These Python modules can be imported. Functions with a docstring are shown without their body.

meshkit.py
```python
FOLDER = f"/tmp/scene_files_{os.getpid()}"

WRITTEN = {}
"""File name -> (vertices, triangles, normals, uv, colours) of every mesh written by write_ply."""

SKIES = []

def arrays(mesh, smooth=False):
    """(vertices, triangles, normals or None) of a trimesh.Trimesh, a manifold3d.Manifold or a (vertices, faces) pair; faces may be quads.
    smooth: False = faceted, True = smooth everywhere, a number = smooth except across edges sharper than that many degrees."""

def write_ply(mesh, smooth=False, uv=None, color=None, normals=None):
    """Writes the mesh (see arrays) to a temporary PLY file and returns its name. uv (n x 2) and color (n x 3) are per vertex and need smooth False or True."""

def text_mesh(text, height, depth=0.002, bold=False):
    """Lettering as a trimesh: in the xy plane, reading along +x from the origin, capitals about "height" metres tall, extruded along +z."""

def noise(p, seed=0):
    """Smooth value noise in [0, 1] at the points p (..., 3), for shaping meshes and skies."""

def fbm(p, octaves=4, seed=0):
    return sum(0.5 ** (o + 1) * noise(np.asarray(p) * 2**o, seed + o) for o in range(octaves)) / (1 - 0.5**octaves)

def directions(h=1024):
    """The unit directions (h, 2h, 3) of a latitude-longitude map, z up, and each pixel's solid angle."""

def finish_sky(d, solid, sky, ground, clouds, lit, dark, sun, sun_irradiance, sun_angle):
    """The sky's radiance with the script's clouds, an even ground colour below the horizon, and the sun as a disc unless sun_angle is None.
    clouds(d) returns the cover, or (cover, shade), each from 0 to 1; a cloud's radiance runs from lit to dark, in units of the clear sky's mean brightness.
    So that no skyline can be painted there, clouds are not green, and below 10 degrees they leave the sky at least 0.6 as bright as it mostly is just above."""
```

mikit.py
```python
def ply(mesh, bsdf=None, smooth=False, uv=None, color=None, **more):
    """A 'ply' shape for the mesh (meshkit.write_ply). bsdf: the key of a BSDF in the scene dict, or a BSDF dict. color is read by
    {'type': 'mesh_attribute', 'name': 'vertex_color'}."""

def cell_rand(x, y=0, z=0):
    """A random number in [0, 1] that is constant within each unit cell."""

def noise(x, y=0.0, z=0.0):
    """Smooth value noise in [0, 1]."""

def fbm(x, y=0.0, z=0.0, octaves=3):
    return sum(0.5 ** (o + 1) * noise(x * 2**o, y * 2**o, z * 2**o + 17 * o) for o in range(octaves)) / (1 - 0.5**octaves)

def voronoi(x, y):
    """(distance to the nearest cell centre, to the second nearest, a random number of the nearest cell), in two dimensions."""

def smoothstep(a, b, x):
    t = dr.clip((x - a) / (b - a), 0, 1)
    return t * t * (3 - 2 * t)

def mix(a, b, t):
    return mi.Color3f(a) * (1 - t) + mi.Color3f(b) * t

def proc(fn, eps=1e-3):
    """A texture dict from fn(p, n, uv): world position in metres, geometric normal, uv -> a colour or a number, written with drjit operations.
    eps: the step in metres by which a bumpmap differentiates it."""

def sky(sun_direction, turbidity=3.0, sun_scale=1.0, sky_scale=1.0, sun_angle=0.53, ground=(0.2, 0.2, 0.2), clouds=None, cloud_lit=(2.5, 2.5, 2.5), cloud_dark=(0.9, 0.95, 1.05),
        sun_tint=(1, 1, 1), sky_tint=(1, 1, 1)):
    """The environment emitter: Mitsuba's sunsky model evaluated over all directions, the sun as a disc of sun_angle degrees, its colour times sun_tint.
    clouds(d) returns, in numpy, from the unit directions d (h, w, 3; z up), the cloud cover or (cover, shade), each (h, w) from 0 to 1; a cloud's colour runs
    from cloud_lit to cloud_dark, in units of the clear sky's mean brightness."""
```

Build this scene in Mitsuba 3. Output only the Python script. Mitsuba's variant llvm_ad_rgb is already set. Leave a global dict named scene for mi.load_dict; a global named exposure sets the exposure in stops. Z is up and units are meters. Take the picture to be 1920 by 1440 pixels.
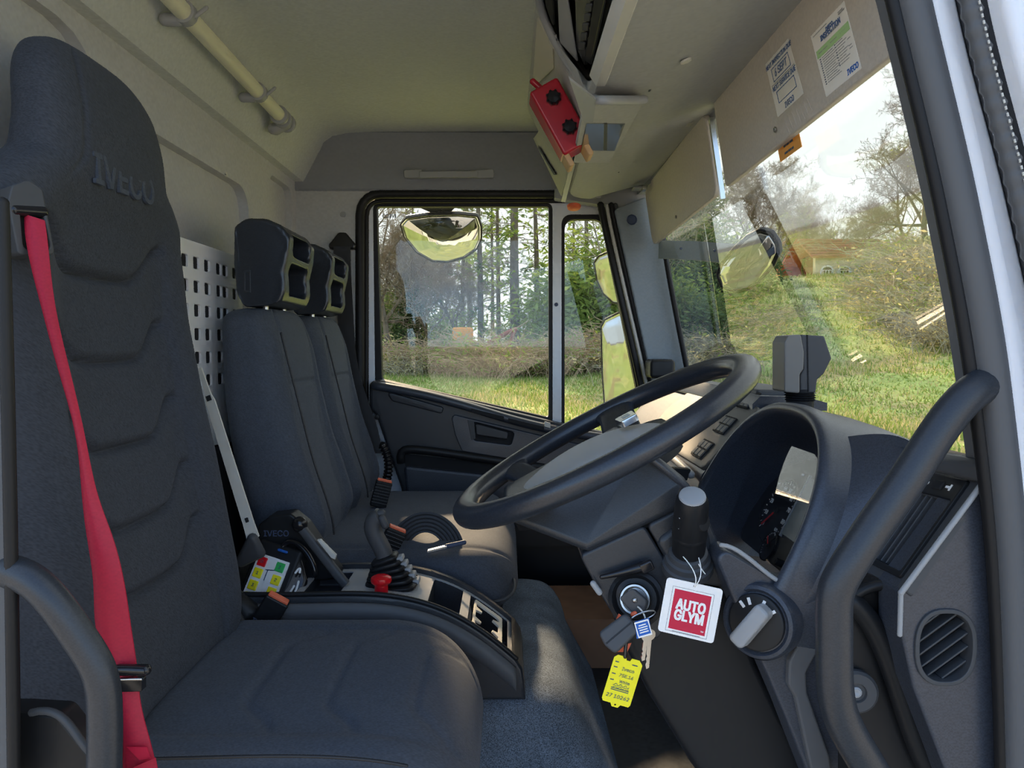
import math, random
import numpy as np, trimesh, shapely, manifold3d
import mitsuba as mi, drjit as dr
import mikit, meshkit
from shapely.geometry import Polygon
from mikit import noise, fbm, smoothstep, mix, cell_rand

# ---------------------------------------------------------------- camera, sky, exposure
scene, labels = {}, {}
T = mi.ScalarTransform4f
F, W, H = 1450.0, 1920, 1440
EYE = np.array([0.0, 0.0, 2.0])
YAW, PITCH = math.atan(10 / F), math.atan(70 / F)
FWD = np.array([math.sin(YAW) * math.cos(PITCH), math.cos(YAW) * math.cos(PITCH), -math.sin(PITCH)])
RIGHT = np.cross(FWD, [0, 0, 1]); RIGHT /= np.linalg.norm(RIGHT)
UP = np.cross(RIGHT, FWD)
scene['camera'] = {'type': 'perspective', 'fov': math.degrees(2 * math.atan(W / 2 / F)), 'fov_axis': 'x', 'near_clip': 0.05, 'far_clip': 1000.0,
                   'to_world': T().look_at(origin=EYE.tolist(), target=(EYE + FWD).tolist(), up=[0, 0, 1])}


def cloudy(d):
    n = meshkit.fbm(d * [3.0, 3.0, 6.0] + 5.2, 5, 3)
    m = meshkit.fbm(d * [7.0, 7.0, 14.0] + 1.7, 4, 8)
    thick = np.clip((n - 0.40) / 0.16, 0, 1)
    toward = np.clip(0.5 + 0.9 * d[..., 1] + 0.35 * d[..., 0], 0, 1)     # the cloud bank stands over the wood and the hill, blue gaps opposite
    return np.clip(0.05 + 0.55 * thick + 1.2 * toward, 0, 0.97), np.clip((m - 0.40) * 1.6, 0, 0.7)


scene['sky'] = mikit.sky([-0.25, 1.0, 0.62], turbidity=3.5, sun_scale=0.62, sky_scale=1.0, sun_angle=3.0, ground=(0.26, 0.27, 0.25), clouds=cloudy,
                         cloud_lit=(0.93, 0.985, 0.92), cloud_dark=(0.82, 0.88, 0.84), sun_tint=(1.0, 0.94, 0.84), sky_tint=(0.92, 1.12, 1.42))
exposure = 3.45

# ---------------------------------------------------------------- helpers


def A(*v): return np.array(v, float)


def unit(v): return np.asarray(v, float) / np.linalg.norm(v)


def ray(px, py): return FWD + (px - 960) / F * RIGHT - (py - 720) / F * UP


def at(px, py, Y):
    r = ray(px, py); return EYE + r * (Y / r[1])


def atX(px, py, X):
    r = ray(px, py); return EYE + r * (X / r[0])


def atZ(px, py, Z):
    r = ray(px, py); return EYE + r * ((Z - 2.0) / r[2])


def atP(px, py, o, n):
    r = ray(px, py); return EYE + r * (np.dot(np.asarray(o) - EYE, n) / np.dot(r, n))


def TM(v, f): return trimesh.Trimesh(np.asarray(v, float), np.asarray(f, int), process=False)


def cat(*ms):
    ms = [m for m in (ms[0] if len(ms) == 1 and isinstance(ms[0], (list, tuple)) else ms)]
    return trimesh.util.concatenate(ms)


def spline(pts, n=40):
    from scipy.interpolate import CubicSpline
    p = np.asarray(pts, float)
    s = np.r_[0, np.cumsum(np.linalg.norm(np.diff(p, axis=0), axis=1) ** 0.7)]
    return CubicSpline(s, p)(np.linspace(0, s[-1], n))


def interp(xs, ys, q):
    from scipy.interpolate import PchipInterpolator
    return PchipInterpolator(xs, ys)(q)


def loft(secs, caps=True, closed=True, flip=False):
    s = np.asarray(secs, float); n, m = s.shape[:2]
    f = []
    i, j = np.meshgrid(np.arange(n - 1), np.arange(m if closed else m - 1), indexing='ij')
    a, b = i * m + j, i * m + (j + 1) % m
    q = np.stack([a, b, b + m, a + m], -1).reshape(-1, 4)
    f = np.vstack([q[:, [0, 1, 2]], q[:, [0, 2, 3]]])
    v = s.reshape(-1, 3)
    if caps and closed:
        v = np.vstack([v, s[0].mean(0), s[-1].mean(0)])
        k = np.arange(m)
        f = np.vstack([f, np.c_[np.full(m, n * m), (k + 1) % m, k], np.c_[np.full(m, n * m + 1), (n - 1) * m + k, (n - 1) * m + (k + 1) % m]])
    if flip: f = f[:, ::-1]
    mesh = TM(v, f)
    if closed and caps and mesh.volume < 0: mesh.invert()
    return mesh


def frames(path, up=None):
    p = np.asarray(path, float)
    t = np.gradient(p, axis=0); t /= np.linalg.norm(t, axis=1, keepdims=True) + 1e-12
    out = []
    u = np.asarray(up if up is not None else ([0, 0, 1] if abs(t[0][2]) < 0.9 else [1, 0, 0]), float)
    for k in range(len(p)):
        if up is not None: u = np.asarray(up, float)
        u = u - t[k] * np.dot(u, t[k]); u /= np.linalg.norm(u) + 1e-12
        out.append((t[k], u, np.cross(t[k], u)))
    return p, out


def tube(path, r, n=14, up=None, flat=1.0, round_ends=True):
    p, fr = frames(path, up)
    rr = np.broadcast_to(np.asarray(r, float), (len(p),)).copy()
    a = np.linspace(0, 2 * np.pi, n, endpoint=False)
    secs = [p[k] + rr[k] * (np.cos(a)[:, None] * fr[k][1] * flat + np.sin(a)[:, None] * fr[k][2]) for k in range(len(p))]
    if round_ends:
        def end(k, sgn):
            e = []
            for q in (0.35, 0.7, 0.95):
                c = p[k] + sgn * fr[k][0] * rr[k] * q * 0.9
                s = math.sqrt(1 - q * q)
                e.append(c + s * (secs[k] - p[k]))
            return e
        secs = end(0, -1)[::-1] + secs + end(-1, 1)
    return loft(secs)


def sweep(path, prof, up):
    """prof: (m, 2) closed profile, first coordinate along the side vector t x up, second along up; up may be one vector or one per point"""
    p = np.asarray(path, float)
    ups = np.broadcast_to(np.asarray(up, float), p.shape)
    t = np.gradient(p, axis=0); t /= np.linalg.norm(t, axis=1, keepdims=True)
    secs = []
    for k in range(len(p)):
        u = ups[k] - t[k] * np.dot(ups[k], t[k]); u /= np.linalg.norm(u)
        s = np.cross(t[k], u)
        secs.append(p[k] + prof[:, :1] * s + prof[:, 1:] * u)
    return loft(secs)


def oval(a, b, n=16, p=2.0):
    t = np.linspace(0, 2 * np.pi, n, endpoint=False)
    c, s = np.cos(t), np.sin(t)
    return np.c_[a * np.sign(c) * np.abs(c) ** (2 / p), b * np.sign(s) * np.abs(s) ** (2 / p)]


def rpoly(pts, r=0.0, res=5):
    g = Polygon(pts)
    if not g.is_valid: g = g.buffer(0)
    if r > 0:
        g = g.buffer(-r, quad_segs=res).buffer(2 * r, quad_segs=res).buffer(-r, quad_segs=res)
    g = g.simplify(max(r, 0.002) * 0.02)
    return g if g.geom_type == 'Polygon' else max(g.geoms, key=lambda x: x.area)


def ring_inset(ring, b):
    p = np.asarray(ring, float)
    e = np.roll(p, -1, 0) - p
    n = np.c_[-e[:, 1], e[:, 0]] / (np.linalg.norm(e, axis=1, keepdims=True) + 1e-12)   # inward for a counter-clockwise ring
    m = n + np.roll(n, 1, 0)
    d = np.maximum((m * m).sum(1), 0.8)
    return p + b * 2 * m / d[:, None]


def plate(poly, O, U, V, depth, bevel=0.0, holes=(), r=0.0, hr=0.0, nb=2):
    for b in (bevel, bevel * 0.4, bevel * 0.15, 0.0):
        m, ok = plate_(poly, O, U, V, depth, b, holes, r, hr, nb)
        if ok or b == 0: return m


def plate_(poly, O, U, V, depth, bevel=0.0, holes=(), r=0.0, hr=0.0, nb=2):
    """poly in (u, v) about O, front normal U x V, front face at O, body behind it; a bevelled front edge"""
    g = poly if isinstance(poly, Polygon) else rpoly(poly, r)
    if holes:
        hs = shapely.union_all([h if isinstance(h, Polygon) else rpoly(h, hr) for h in holes])
        g = g.difference(hs)
        if g.geom_type != 'Polygon': g = max(g.geoms, key=lambda x: x.area)
    g = shapely.geometry.polygon.orient(g, 1.0)
    rings = [np.array(x.coords)[:-1] for x in [g.exterior, *g.interiors]]
    U, V, O = unit(U), np.asarray(V, float) / np.linalg.norm(V), np.asarray(O, float)
    N = unit(np.cross(U, V))
    lay = [(0.0, -depth), (0.0, -bevel if bevel else 0.0)]
    if bevel:
        for k in range(1, nb + 1):
            a = k / nb * math.pi / 2
            lay.append((bevel * (1 - math.cos(a)), -bevel + bevel * math.sin(a)))
    verts, faces, base = [], [], 0
    import mapbox_earcut
    insets = []
    for ring in rings:
        m = len(ring)
        L = [np.c_[ring_inset(ring, b), np.full(m, d)] for b, d in lay]
        verts += L
        for k in range(len(L) - 1):
            a = base + k * m + np.arange(m); b = base + k * m + (np.arange(m) + 1) % m
            faces += [np.c_[a, b, b + m], np.c_[a, b + m, a + m]]
        insets.append((base, L[0][:, :2], L[-1][:, :2], base + (len(L) - 1) * m))
        base += len(L) * m
    good = True
    for which in (0, 1):
        pts = np.vstack([x[1 + which] for x in insets])
        idx = np.concatenate([np.arange(len(x[1])) + (x[0] if which == 0 else x[3]) for x in insets])
        ends = np.cumsum([len(x[1]) for x in insets]).astype(np.uint32)
        tri = mapbox_earcut.triangulate_float64(pts, ends).reshape(-1, 3)
        p3 = pts[tri]
        area = (p3[:, 1, 0] - p3[:, 0, 0]) * (p3[:, 2, 1] - p3[:, 0, 1]) - (p3[:, 1, 1] - p3[:, 0, 1]) * (p3[:, 2, 0] - p3[:, 0, 0])
        tri = np.where((area < 0)[:, None], tri[:, ::-1], tri)
        area = np.abs(area).sum() / 2
        true = Polygon(insets[0][1 + which], [x[1 + which] for x in insets[1:]])
        good = good and true.is_valid and abs(area - true.area) < 0.01 * true.area + 1e-9
        tri = idx[tri]
        faces.append(tri[:, ::-1] if which == 0 else tri)
    v = np.vstack(verts)
    v3 = O + v[:, :1] * U + v[:, 1:2] * V + v[:, 2:] * N
    return TM(v3, np.vstack(faces)), good


XA, YA, ZA = A(1, 0, 0), A(0, 1, 0), A(0, 0, 1)


def pxz(pts, Y): return [tuple((at(x, y, Y))[[0, 2]]) for x, y in pts]


def slab(pts, Y, depth, bevel=0.0, r=0.0, holes=(), hr=0.0, nb=2):
    """outline given by where its corners are seen, in the upright plane at distance Y, solid behind it"""
    return plate(pxz(pts, Y), (0, Y, 0), XA, ZA, depth, bevel, [pxz(h, Y) if not isinstance(h, Polygon) else h for h in holes], r, hr, nb)


def slabY(pts_uv, X, depth, bevel=0.0, r=0.0, holes=(), hr=0.0, nb=2):
    """outline in (y, z), facing +x"""
    return plate(pts_uv, (X, 0, 0), YA, ZA, depth, bevel, holes, r, hr, nb)


def M(v, f): return manifold3d.Manifold(manifold3d.Mesh(np.asarray(v, np.float32), np.asarray(f, np.uint32)))


def man(mesh):
    m = mesh.copy(); m.merge_vertices()
    return M(m.vertices, m.faces)


def unman(m):
    q = m.to_mesh(); return TM(q.vert_properties[:, :3], q.tri_verts)


def rbox(size, r, c=(0, 0, 0), n=12):
    s = np.asarray(size, float) / 2 - r
    s = np.maximum(s, 1e-4)
    sph = manifold3d.Manifold.sphere(r, n)
    parts = [sph.translate([float(a * s[0]), float(b * s[1]), float(d * s[2])]) for a in (-1, 1) for b in (-1, 1) for d in (-1, 1)]
    return unman(manifold3d.Manifold.batch_hull(parts).translate([float(x) for x in c]))


def hull(pts, r, n=10):
    """the rounded hull of points; r one radius or one per point"""
    rr = np.broadcast_to(r, (len(pts),))
    return unman(manifold3d.Manifold.batch_hull([manifold3d.Manifold.sphere(float(q), n).translate([float(x) for x in p]) for p, q in zip(pts, rr)]))


def orient(mesh, O, X=None, Y=None, Z=None):
    """local axes of the mesh to world; two of X, Y, Z are enough"""
    if X is None: X = np.cross(Y, Z)
    if Y is None: Y = np.cross(Z, X)
    if Z is None: Z = np.cross(X, Y)
    R = np.c_[unit(X), unit(Y), unit(Z)]
    m = mesh.copy(); m.vertices = m.vertices @ R.T + np.asarray(O, float)
    return m


def axisframe(d, hint=(0, 0, 1)):
    z = unit(d); h = np.asarray(hint, float)
    if abs(np.dot(h, z)) > 0.95: h = A(1, 0, 0)
    x = unit(h - z * np.dot(h, z)); return x, np.cross(z, x), z


def lathe(prof, O=(0, 0, 0), d=(0, 0, 1), n=24, hint=(0, 0, 1)):
    """profile of (radius, height) turned about the axis d through O"""
    x, y, z = axisframe(d, hint)
    a = np.linspace(0, 2 * np.pi, n, endpoint=False)
    secs = [np.asarray(O) + h * z + max(r, 1e-5) * (np.cos(a)[:, None] * x + np.sin(a)[:, None] * y) for r, h in prof]
    return loft(secs)


def box(x0, x1, y0, y1, z0, z1):
    m = trimesh.creation.box((x1 - x0, y1 - y0, z1 - z0)); m.apply_translation([(x0 + x1) / 2, (y0 + y1) / 2, (z0 + z1) / 2]); return m


def text(s, h, O, U, V, depth=0.0008, bold=True, center=True):
    m = meshkit.text_mesh(s, h, depth, bold)
    if center:
        b = m.bounds; m.apply_translation([-(b[0][0] + b[1][0]) / 2, -(b[0][1] + b[1][1]) / 2, 0])
    U, V = unit(U), unit(V)
    R = np.c_[U, V, np.cross(U, V)]
    m.vertices = m.vertices @ R.T + np.asarray(O, float)
    return m


def quad4(a, b, c, d, th=0.001):
    """thin solid sheet through four corners (a, b, c, d counter-clockwise from the front)"""
    p = np.array([a, b, c, d], float); n = unit(np.cross(p[1] - p[0], p[3] - p[0]))
    v = np.vstack([p, p - n * th])
    f = [[0, 1, 2], [0, 2, 3], [4, 6, 5], [4, 7, 6]]
    for i in range(4):
        j = (i + 1) % 4; f += [[i, i + 4, j + 4], [i, j + 4, j]]
    return TM(v, f)


def numbered(name, parent=None):
    base = (parent + '__' if parent else '') + name
    if base not in scene and base not in labels and not any(k.startswith(base + '__') for k in scene): return base
    i = 1
    while True:
        k = f'{base}_{i:03d}'
        if k not in scene and k not in labels and not any(q.startswith(k + '__') for q in scene): return k
        i += 1


def obj(name, mesh, mat, parent=None, smooth=35, label=None, cat=None, group=None, kind=None, **kw):
    key = numbered(name, parent)
    scene[key] = mikit.ply(mesh, mat, smooth=smooth, **kw)
    d = {k: v for k, v in (('label', label), ('category', cat), ('group', group), ('kind', kind)) if v}
    if d: labels[key] = d
    return key


def thing(name, label, cat, group=None, kind=None):
    key = numbered(name)
    labels[key] = {k: v for k, v in (('label', label), ('category', cat), ('group', group), ('kind', kind)) if v}
    return key


ORD = 'first second third fourth fifth sixth seventh eighth ninth tenth eleventh twelfth thirteenth fourteenth fifteenth sixteenth seventeenth eighteenth nineteenth twentieth'.split()
# ---------------------------------------------------------------- materials
def lin(c):
    c = np.asarray(c, float) / 255
    return np.where(c < 0.04045, c / 12.92, ((c + 0.055) / 1.055) ** 2.4).tolist()


def rgb(c): return {'type': 'rgb', 'value': [float(x) for x in c]}


def mat(name, col, rough=0.5, spec=0.5, metallic=0.0, **kw):
    scene[name] = {'type': 'twosided', 'bsdf': {'type': 'principled', 'base_color': col if isinstance(col, dict) else rgb(col), 'roughness': rough, 'specular': spec, 'metallic': metallic, **kw}}


def bumpy(name, col, fn, scale, rough=0.5, spec=0.5, eps=1e-3):
    scene[name] = {'type': 'twosided', 'bsdf': {'type': 'bumpmap', 'arbitrary': mikit.proc(fn, eps), 'scale': scale,
                   'bsdf': {'type': 'principled', 'base_color': col if isinstance(col, dict) else rgb(col), 'roughness': rough, 'specular': spec}}}


def speckle(c, amt, freq):
    def fn(p, n, uv):
        k = fbm(p.x * freq, p.y * freq, p.z * freq, 3)
        return mi.Color3f(c) * (1 + amt * (k - 0.5) * 2)
    return mikit.proc(fn)


def weave(c, amt=0.5, freq=620.0):
    """twill cloth: fine broken diagonal ribs"""
    def fn(p, n, uv):
        k = fbm(p.x * 60, p.y * 60, p.z * 60, 3)
        w = noise((p.y + p.z) * freq, (p.z - p.y + p.x) * freq * 0.45, p.x * freq * 0.5)
        return mi.Color3f(c) * (1 + amt * (0.2 * (k - 0.5) + 0.65 * (w - 0.5)))
    return mikit.proc(fn)


mat('m_ceiling', speckle((0.52, 0.54, 0.52), 0.10, 160.0), 0.85, 0.2)
mat('m_wall', speckle((0.47, 0.475, 0.475), 0.08, 140.0), 0.8, 0.25)
mat('m_header', speckle((0.27, 0.285, 0.31), 0.08, 140.0), 0.8, 0.25)
mat('m_pillar', speckle((0.24, 0.28, 0.31), 0.08, 200.0), 0.7, 0.3)
mat('m_console', speckle((0.38, 0.385, 0.375), 0.08, 160.0), 0.65, 0.35)
mat('m_console_pale', (0.52, 0.50, 0.42), 0.5, 0.4)
mat('m_visor', speckle((0.54, 0.50, 0.45), 0.08, 220.0), 0.7, 0.3)
mat('m_greyplastic', (0.32, 0.33, 0.34), 0.45, 0.45)
mat('m_midgrey', (0.060, 0.063, 0.068), 0.5, 0.35)
mat('m_pillargrey', (0.10, 0.103, 0.108), 0.5, 0.35)
mat('m_black', (0.012, 0.013, 0.015), 0.42, 0.3)
mat('m_blackmatt', (0.016, 0.017, 0.019), 0.75, 0.3)
mat('m_gloss', (0.012, 0.012, 0.014), 0.15, 0.5)
mat('m_rubber', (0.012, 0.012, 0.013), 0.5, 0.3)
mat('m_dark', speckle((0.024, 0.028, 0.035), 0.25, 700.0), 0.38, 0.5)
mat('m_dash', speckle((0.038, 0.045, 0.060), 0.35, 600.0), 0.36, 0.6)
mat('m_dashgrey', (0.115, 0.11, 0.102), 0.5, 0.4)
mat('m_pad', (0.34, 0.32, 0.285), 0.5, 0.4)
mat('m_pod', (0.17, 0.165, 0.155), 0.5, 0.4)
mat('m_leather', speckle((0.020, 0.024, 0.032), 0.25, 500.0), 0.30, 0.6)
mat('m_fabric', weave((0.050, 0.056, 0.069), 0.7), 0.9, 0.2, sheen=0.4)
mat('m_fabric_fine', weave((0.068, 0.079, 0.100), 0.55, 600.0), 0.9, 0.2, sheen=0.4)
mat('m_belt_red', speckle((0.43, 0.012, 0.040), 0.12, 500.0), 0.55, 0.4)
mat('m_belt_black', (0.018, 0.018, 0.020), 0.5, 0.45)
mat('m_red', (0.66, 0.006, 0.014), 0.22, 0.5, clearcoat=0.6)
mat('m_redbox', (0.40, 0.008, 0.022), 0.25, 0.5, clearcoat=0.5)
mat('m_orange', (0.75, 0.14, 0.06), 0.4, 0.5)
mat('m_white', (0.78, 0.79, 0.80), 0.35, 0.5)
mat('m_paint', (0.74, 0.77, 0.82), 0.3, 0.5, clearcoat=0.4)
mat('m_pale', (0.56, 0.55, 0.50), 0.45, 0.45)
mat('m_cream', (0.70, 0.68, 0.50), 0.4, 0.45)
mat('m_tan', (0.52, 0.34, 0.18), 0.6, 0.3)
mat('m_silver', (0.72, 0.73, 0.75), 0.22, 0.5, 1.0)
mat('m_steel', (0.55, 0.55, 0.54), 0.3, 0.5, 1.0)
mat('m_card', (0.86, 0.85, 0.82), 0.5, 0.4)
mat('m_tagred', (0.56, 0.012, 0.050), 0.5, 0.4)
mat('m_yellow', (0.90, 0.80, 0.02), 0.45, 0.4)
mat('m_green', (0.03, 0.42, 0.10), 0.45, 0.4)
mat('m_palegreen', (0.42, 0.66, 0.32), 0.5, 0.4)
mat('m_blue', (0.02, 0.12, 0.46), 0.4, 0.4)
mat('m_ink', (0.06, 0.08, 0.14), 0.6, 0.3)
mat('m_inkblue', (0.06, 0.12, 0.30), 0.6, 0.3)
mat('m_orangecard', (0.80, 0.34, 0.06), 0.5, 0.4)
mat('m_cardboard', speckle((0.23, 0.125, 0.075), 0.15, 30.0), 0.8, 0.2)
mat('m_screen', (0.16, 0.19, 0.19), 0.25, 0.5)
mat('m_mirror', (0.47, 0.49, 0.50), 0.03, 0.5, 1.0)
scene['m_glass'] = {'type': 'thindielectric', 'int_ior': 1.40}
scene['m_windscreen'] = {'type': 'thindielectric', 'int_ior': 1.28}
scene['m_clear'] = {'type': 'thindielectric', 'int_ior': 1.25}


def carpet(p, n, uv):
    k = noise(p.x * 700, p.y * 700, p.z * 700)
    q = fbm(p.x * 25, p.y * 25, p.z * 25, 3)
    wear = smoothstep(0.35, 0.7, fbm(p.x * 9 + 3, p.y * 9, p.z * 9, 3))
    return mi.Color3f(0.125, 0.150, 0.185) * (0.30 + 1.30 * k) * (0.75 + 0.5 * q) * (0.85 + 0.4 * wear)


mat('m_carpet', mikit.proc(carpet), 0.95, 0.1)
mat('m_mat', speckle((0.035, 0.040, 0.045), 0.3, 120.0), 0.6, 0.4)
# ---------------------------------------------------------------- the field, the hill, trees, the far building
def S(a, b, x):
    t = np.clip((x - a) / (b - a), 0, 1); return t * t * (3 - 2 * t)


def ground_h(x, y):
    x, y = np.asarray(x, float), np.asarray(y, float)
    hill = 6.4 * S(20, 68, y + 0.25 * x) * S(1.5, 13, x) + 2.4 * S(22, 42, x) * S(16, 52, y)
    swell = 0.9 * S(14, 44, y) + 0.25 * (meshkit.fbm(np.stack([x * 0.12, y * 0.12, 0 * x], -1), 3, 4) - 0.5) * S(6, 16, np.hypot(x, y))
    rough = 0.55 * (meshkit.fbm(np.stack([x * 0.5, y * 0.5, 0 * x + 3], -1), 4, 9) - 0.5) * S(20, 30, y) * S(2, 9, x)
    return hill + swell + rough


def grass(p, n, uv):
    far = fbm(p.x * 0.35, p.y * 0.35, 0.0, 3)
    fine = fbm(p.x * 3.0, p.y * 3.0, p.z * 3.0, 4)
    tiny = noise(p.x * 14, p.y * 14, p.z * 14)
    hill = smoothstep(1.2, 4.5, p.z)
    lush = mix((0.25, 0.33, 0.09), (0.42, 0.49, 0.16), fine)
    dry = mix((0.40, 0.41, 0.13), (0.64, 0.61, 0.26), fine)
    c = mix(lush, dry, dr.clip(hill * 0.65 + smoothstep(0.52, 0.66, far) * 0.5, 0, 1))
    brown = smoothstep(0.55, 0.68, fbm(p.x * 0.22 + 7, p.y * 0.55, 0.0, 3))
    c = mix(c, (0.30, 0.22, 0.12), brown * 0.6)
    yard = 1 - smoothstep(1.0, 2.4, p.y + 1.2 * (far - 0.5))            # gravel yard that the truck stands on
    c = mix(c, mix((0.31, 0.31, 0.30), (0.43, 0.43, 0.42), fine), yard)
    return c * (0.7 + 0.6 * tiny)


mat('m_grass', mikit.proc(grass), 0.95, 0.1)
gx = np.r_[np.linspace(-160, -30, 30)[:-1], np.linspace(-30, 70, 170)[:-1], np.linspace(70, 200, 30)]
gy = np.r_[np.linspace(-160, 0, 24)[:-1], np.linspace(0, 100, 170)[:-1], np.linspace(100, 260, 30)]
GX, GY = np.meshgrid(gx, gy, indexing='ij')
gv = np.stack([GX, GY, ground_h(GX, GY)], -1)
obj('ground', loft(gv, caps=False, closed=False), 'm_grass', smooth=True, label='green and straw coloured field rising to a grassy hill outside the windows', kind='structure')


def segs_mesh(segs, k=4):
    s = np.asarray(segs, float)
    p0, p1, r0, r1 = s[:, :3], s[:, 3:6], s[:, 6], s[:, 7]
    t = p1 - p0; t /= np.linalg.norm(t, axis=1, keepdims=True) + 1e-9
    h = np.where(np.abs(t[:, 2:]) < 0.9, [[0, 0, 1.0]], [[1.0, 0, 0]])
    u = np.cross(t, h); u /= np.linalg.norm(u, axis=1, keepdims=True); w = np.cross(t, u)
    a = np.linspace(0, 2 * np.pi, k, endpoint=False)
    c = np.cos(a)[None, :, None] * u[:, None] + np.sin(a)[None, :, None] * w[:, None]
    v = np.concatenate([p0[:, None] + c * r0[:, None, None], p1[:, None] + c * r1[:, None, None]], 1)
    n = len(s); b = np.arange(n)[:, None] * 2 * k
    i = np.arange(k)[None]; j = (i + 1) % k
    f = np.concatenate([np.stack([b + i, b + j, b + k + j], -1), np.stack([b + i, b + k + j, b + k + i], -1)], 1)
    return TM(v.reshape(-1, 3), f.reshape(-1, 3))


def leaves_mesh(pts, size, seed, up=0.3, stretch=1.6):
    g = np.random.default_rng(seed); pts = np.asarray(pts); n = len(pts)
    d = g.normal(size=(n, 3)); d[:, 2] *= up + 0.3; d /= np.linalg.norm(d, axis=1, keepdims=True)
    e = np.cross(d, g.normal(size=(n, 3))); e /= np.linalg.norm(e, axis=1, keepdims=True)
    s = size * g.uniform(0.5, 1.3, (n, 1))
    v = np.stack([pts, pts + (d * stretch + e * 0.5) * s * 0.5, pts + d * stretch * s, pts + (d * stretch - e * 0.5) * s * 0.5], 1)
    b = np.arange(n)[:, None] * 4
    f = np.concatenate([b + [[0, 1, 2]], b + [[0, 2, 3]]], 1).reshape(-1, 3)
    return TM(v.reshape(-1, 3), f)


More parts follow.
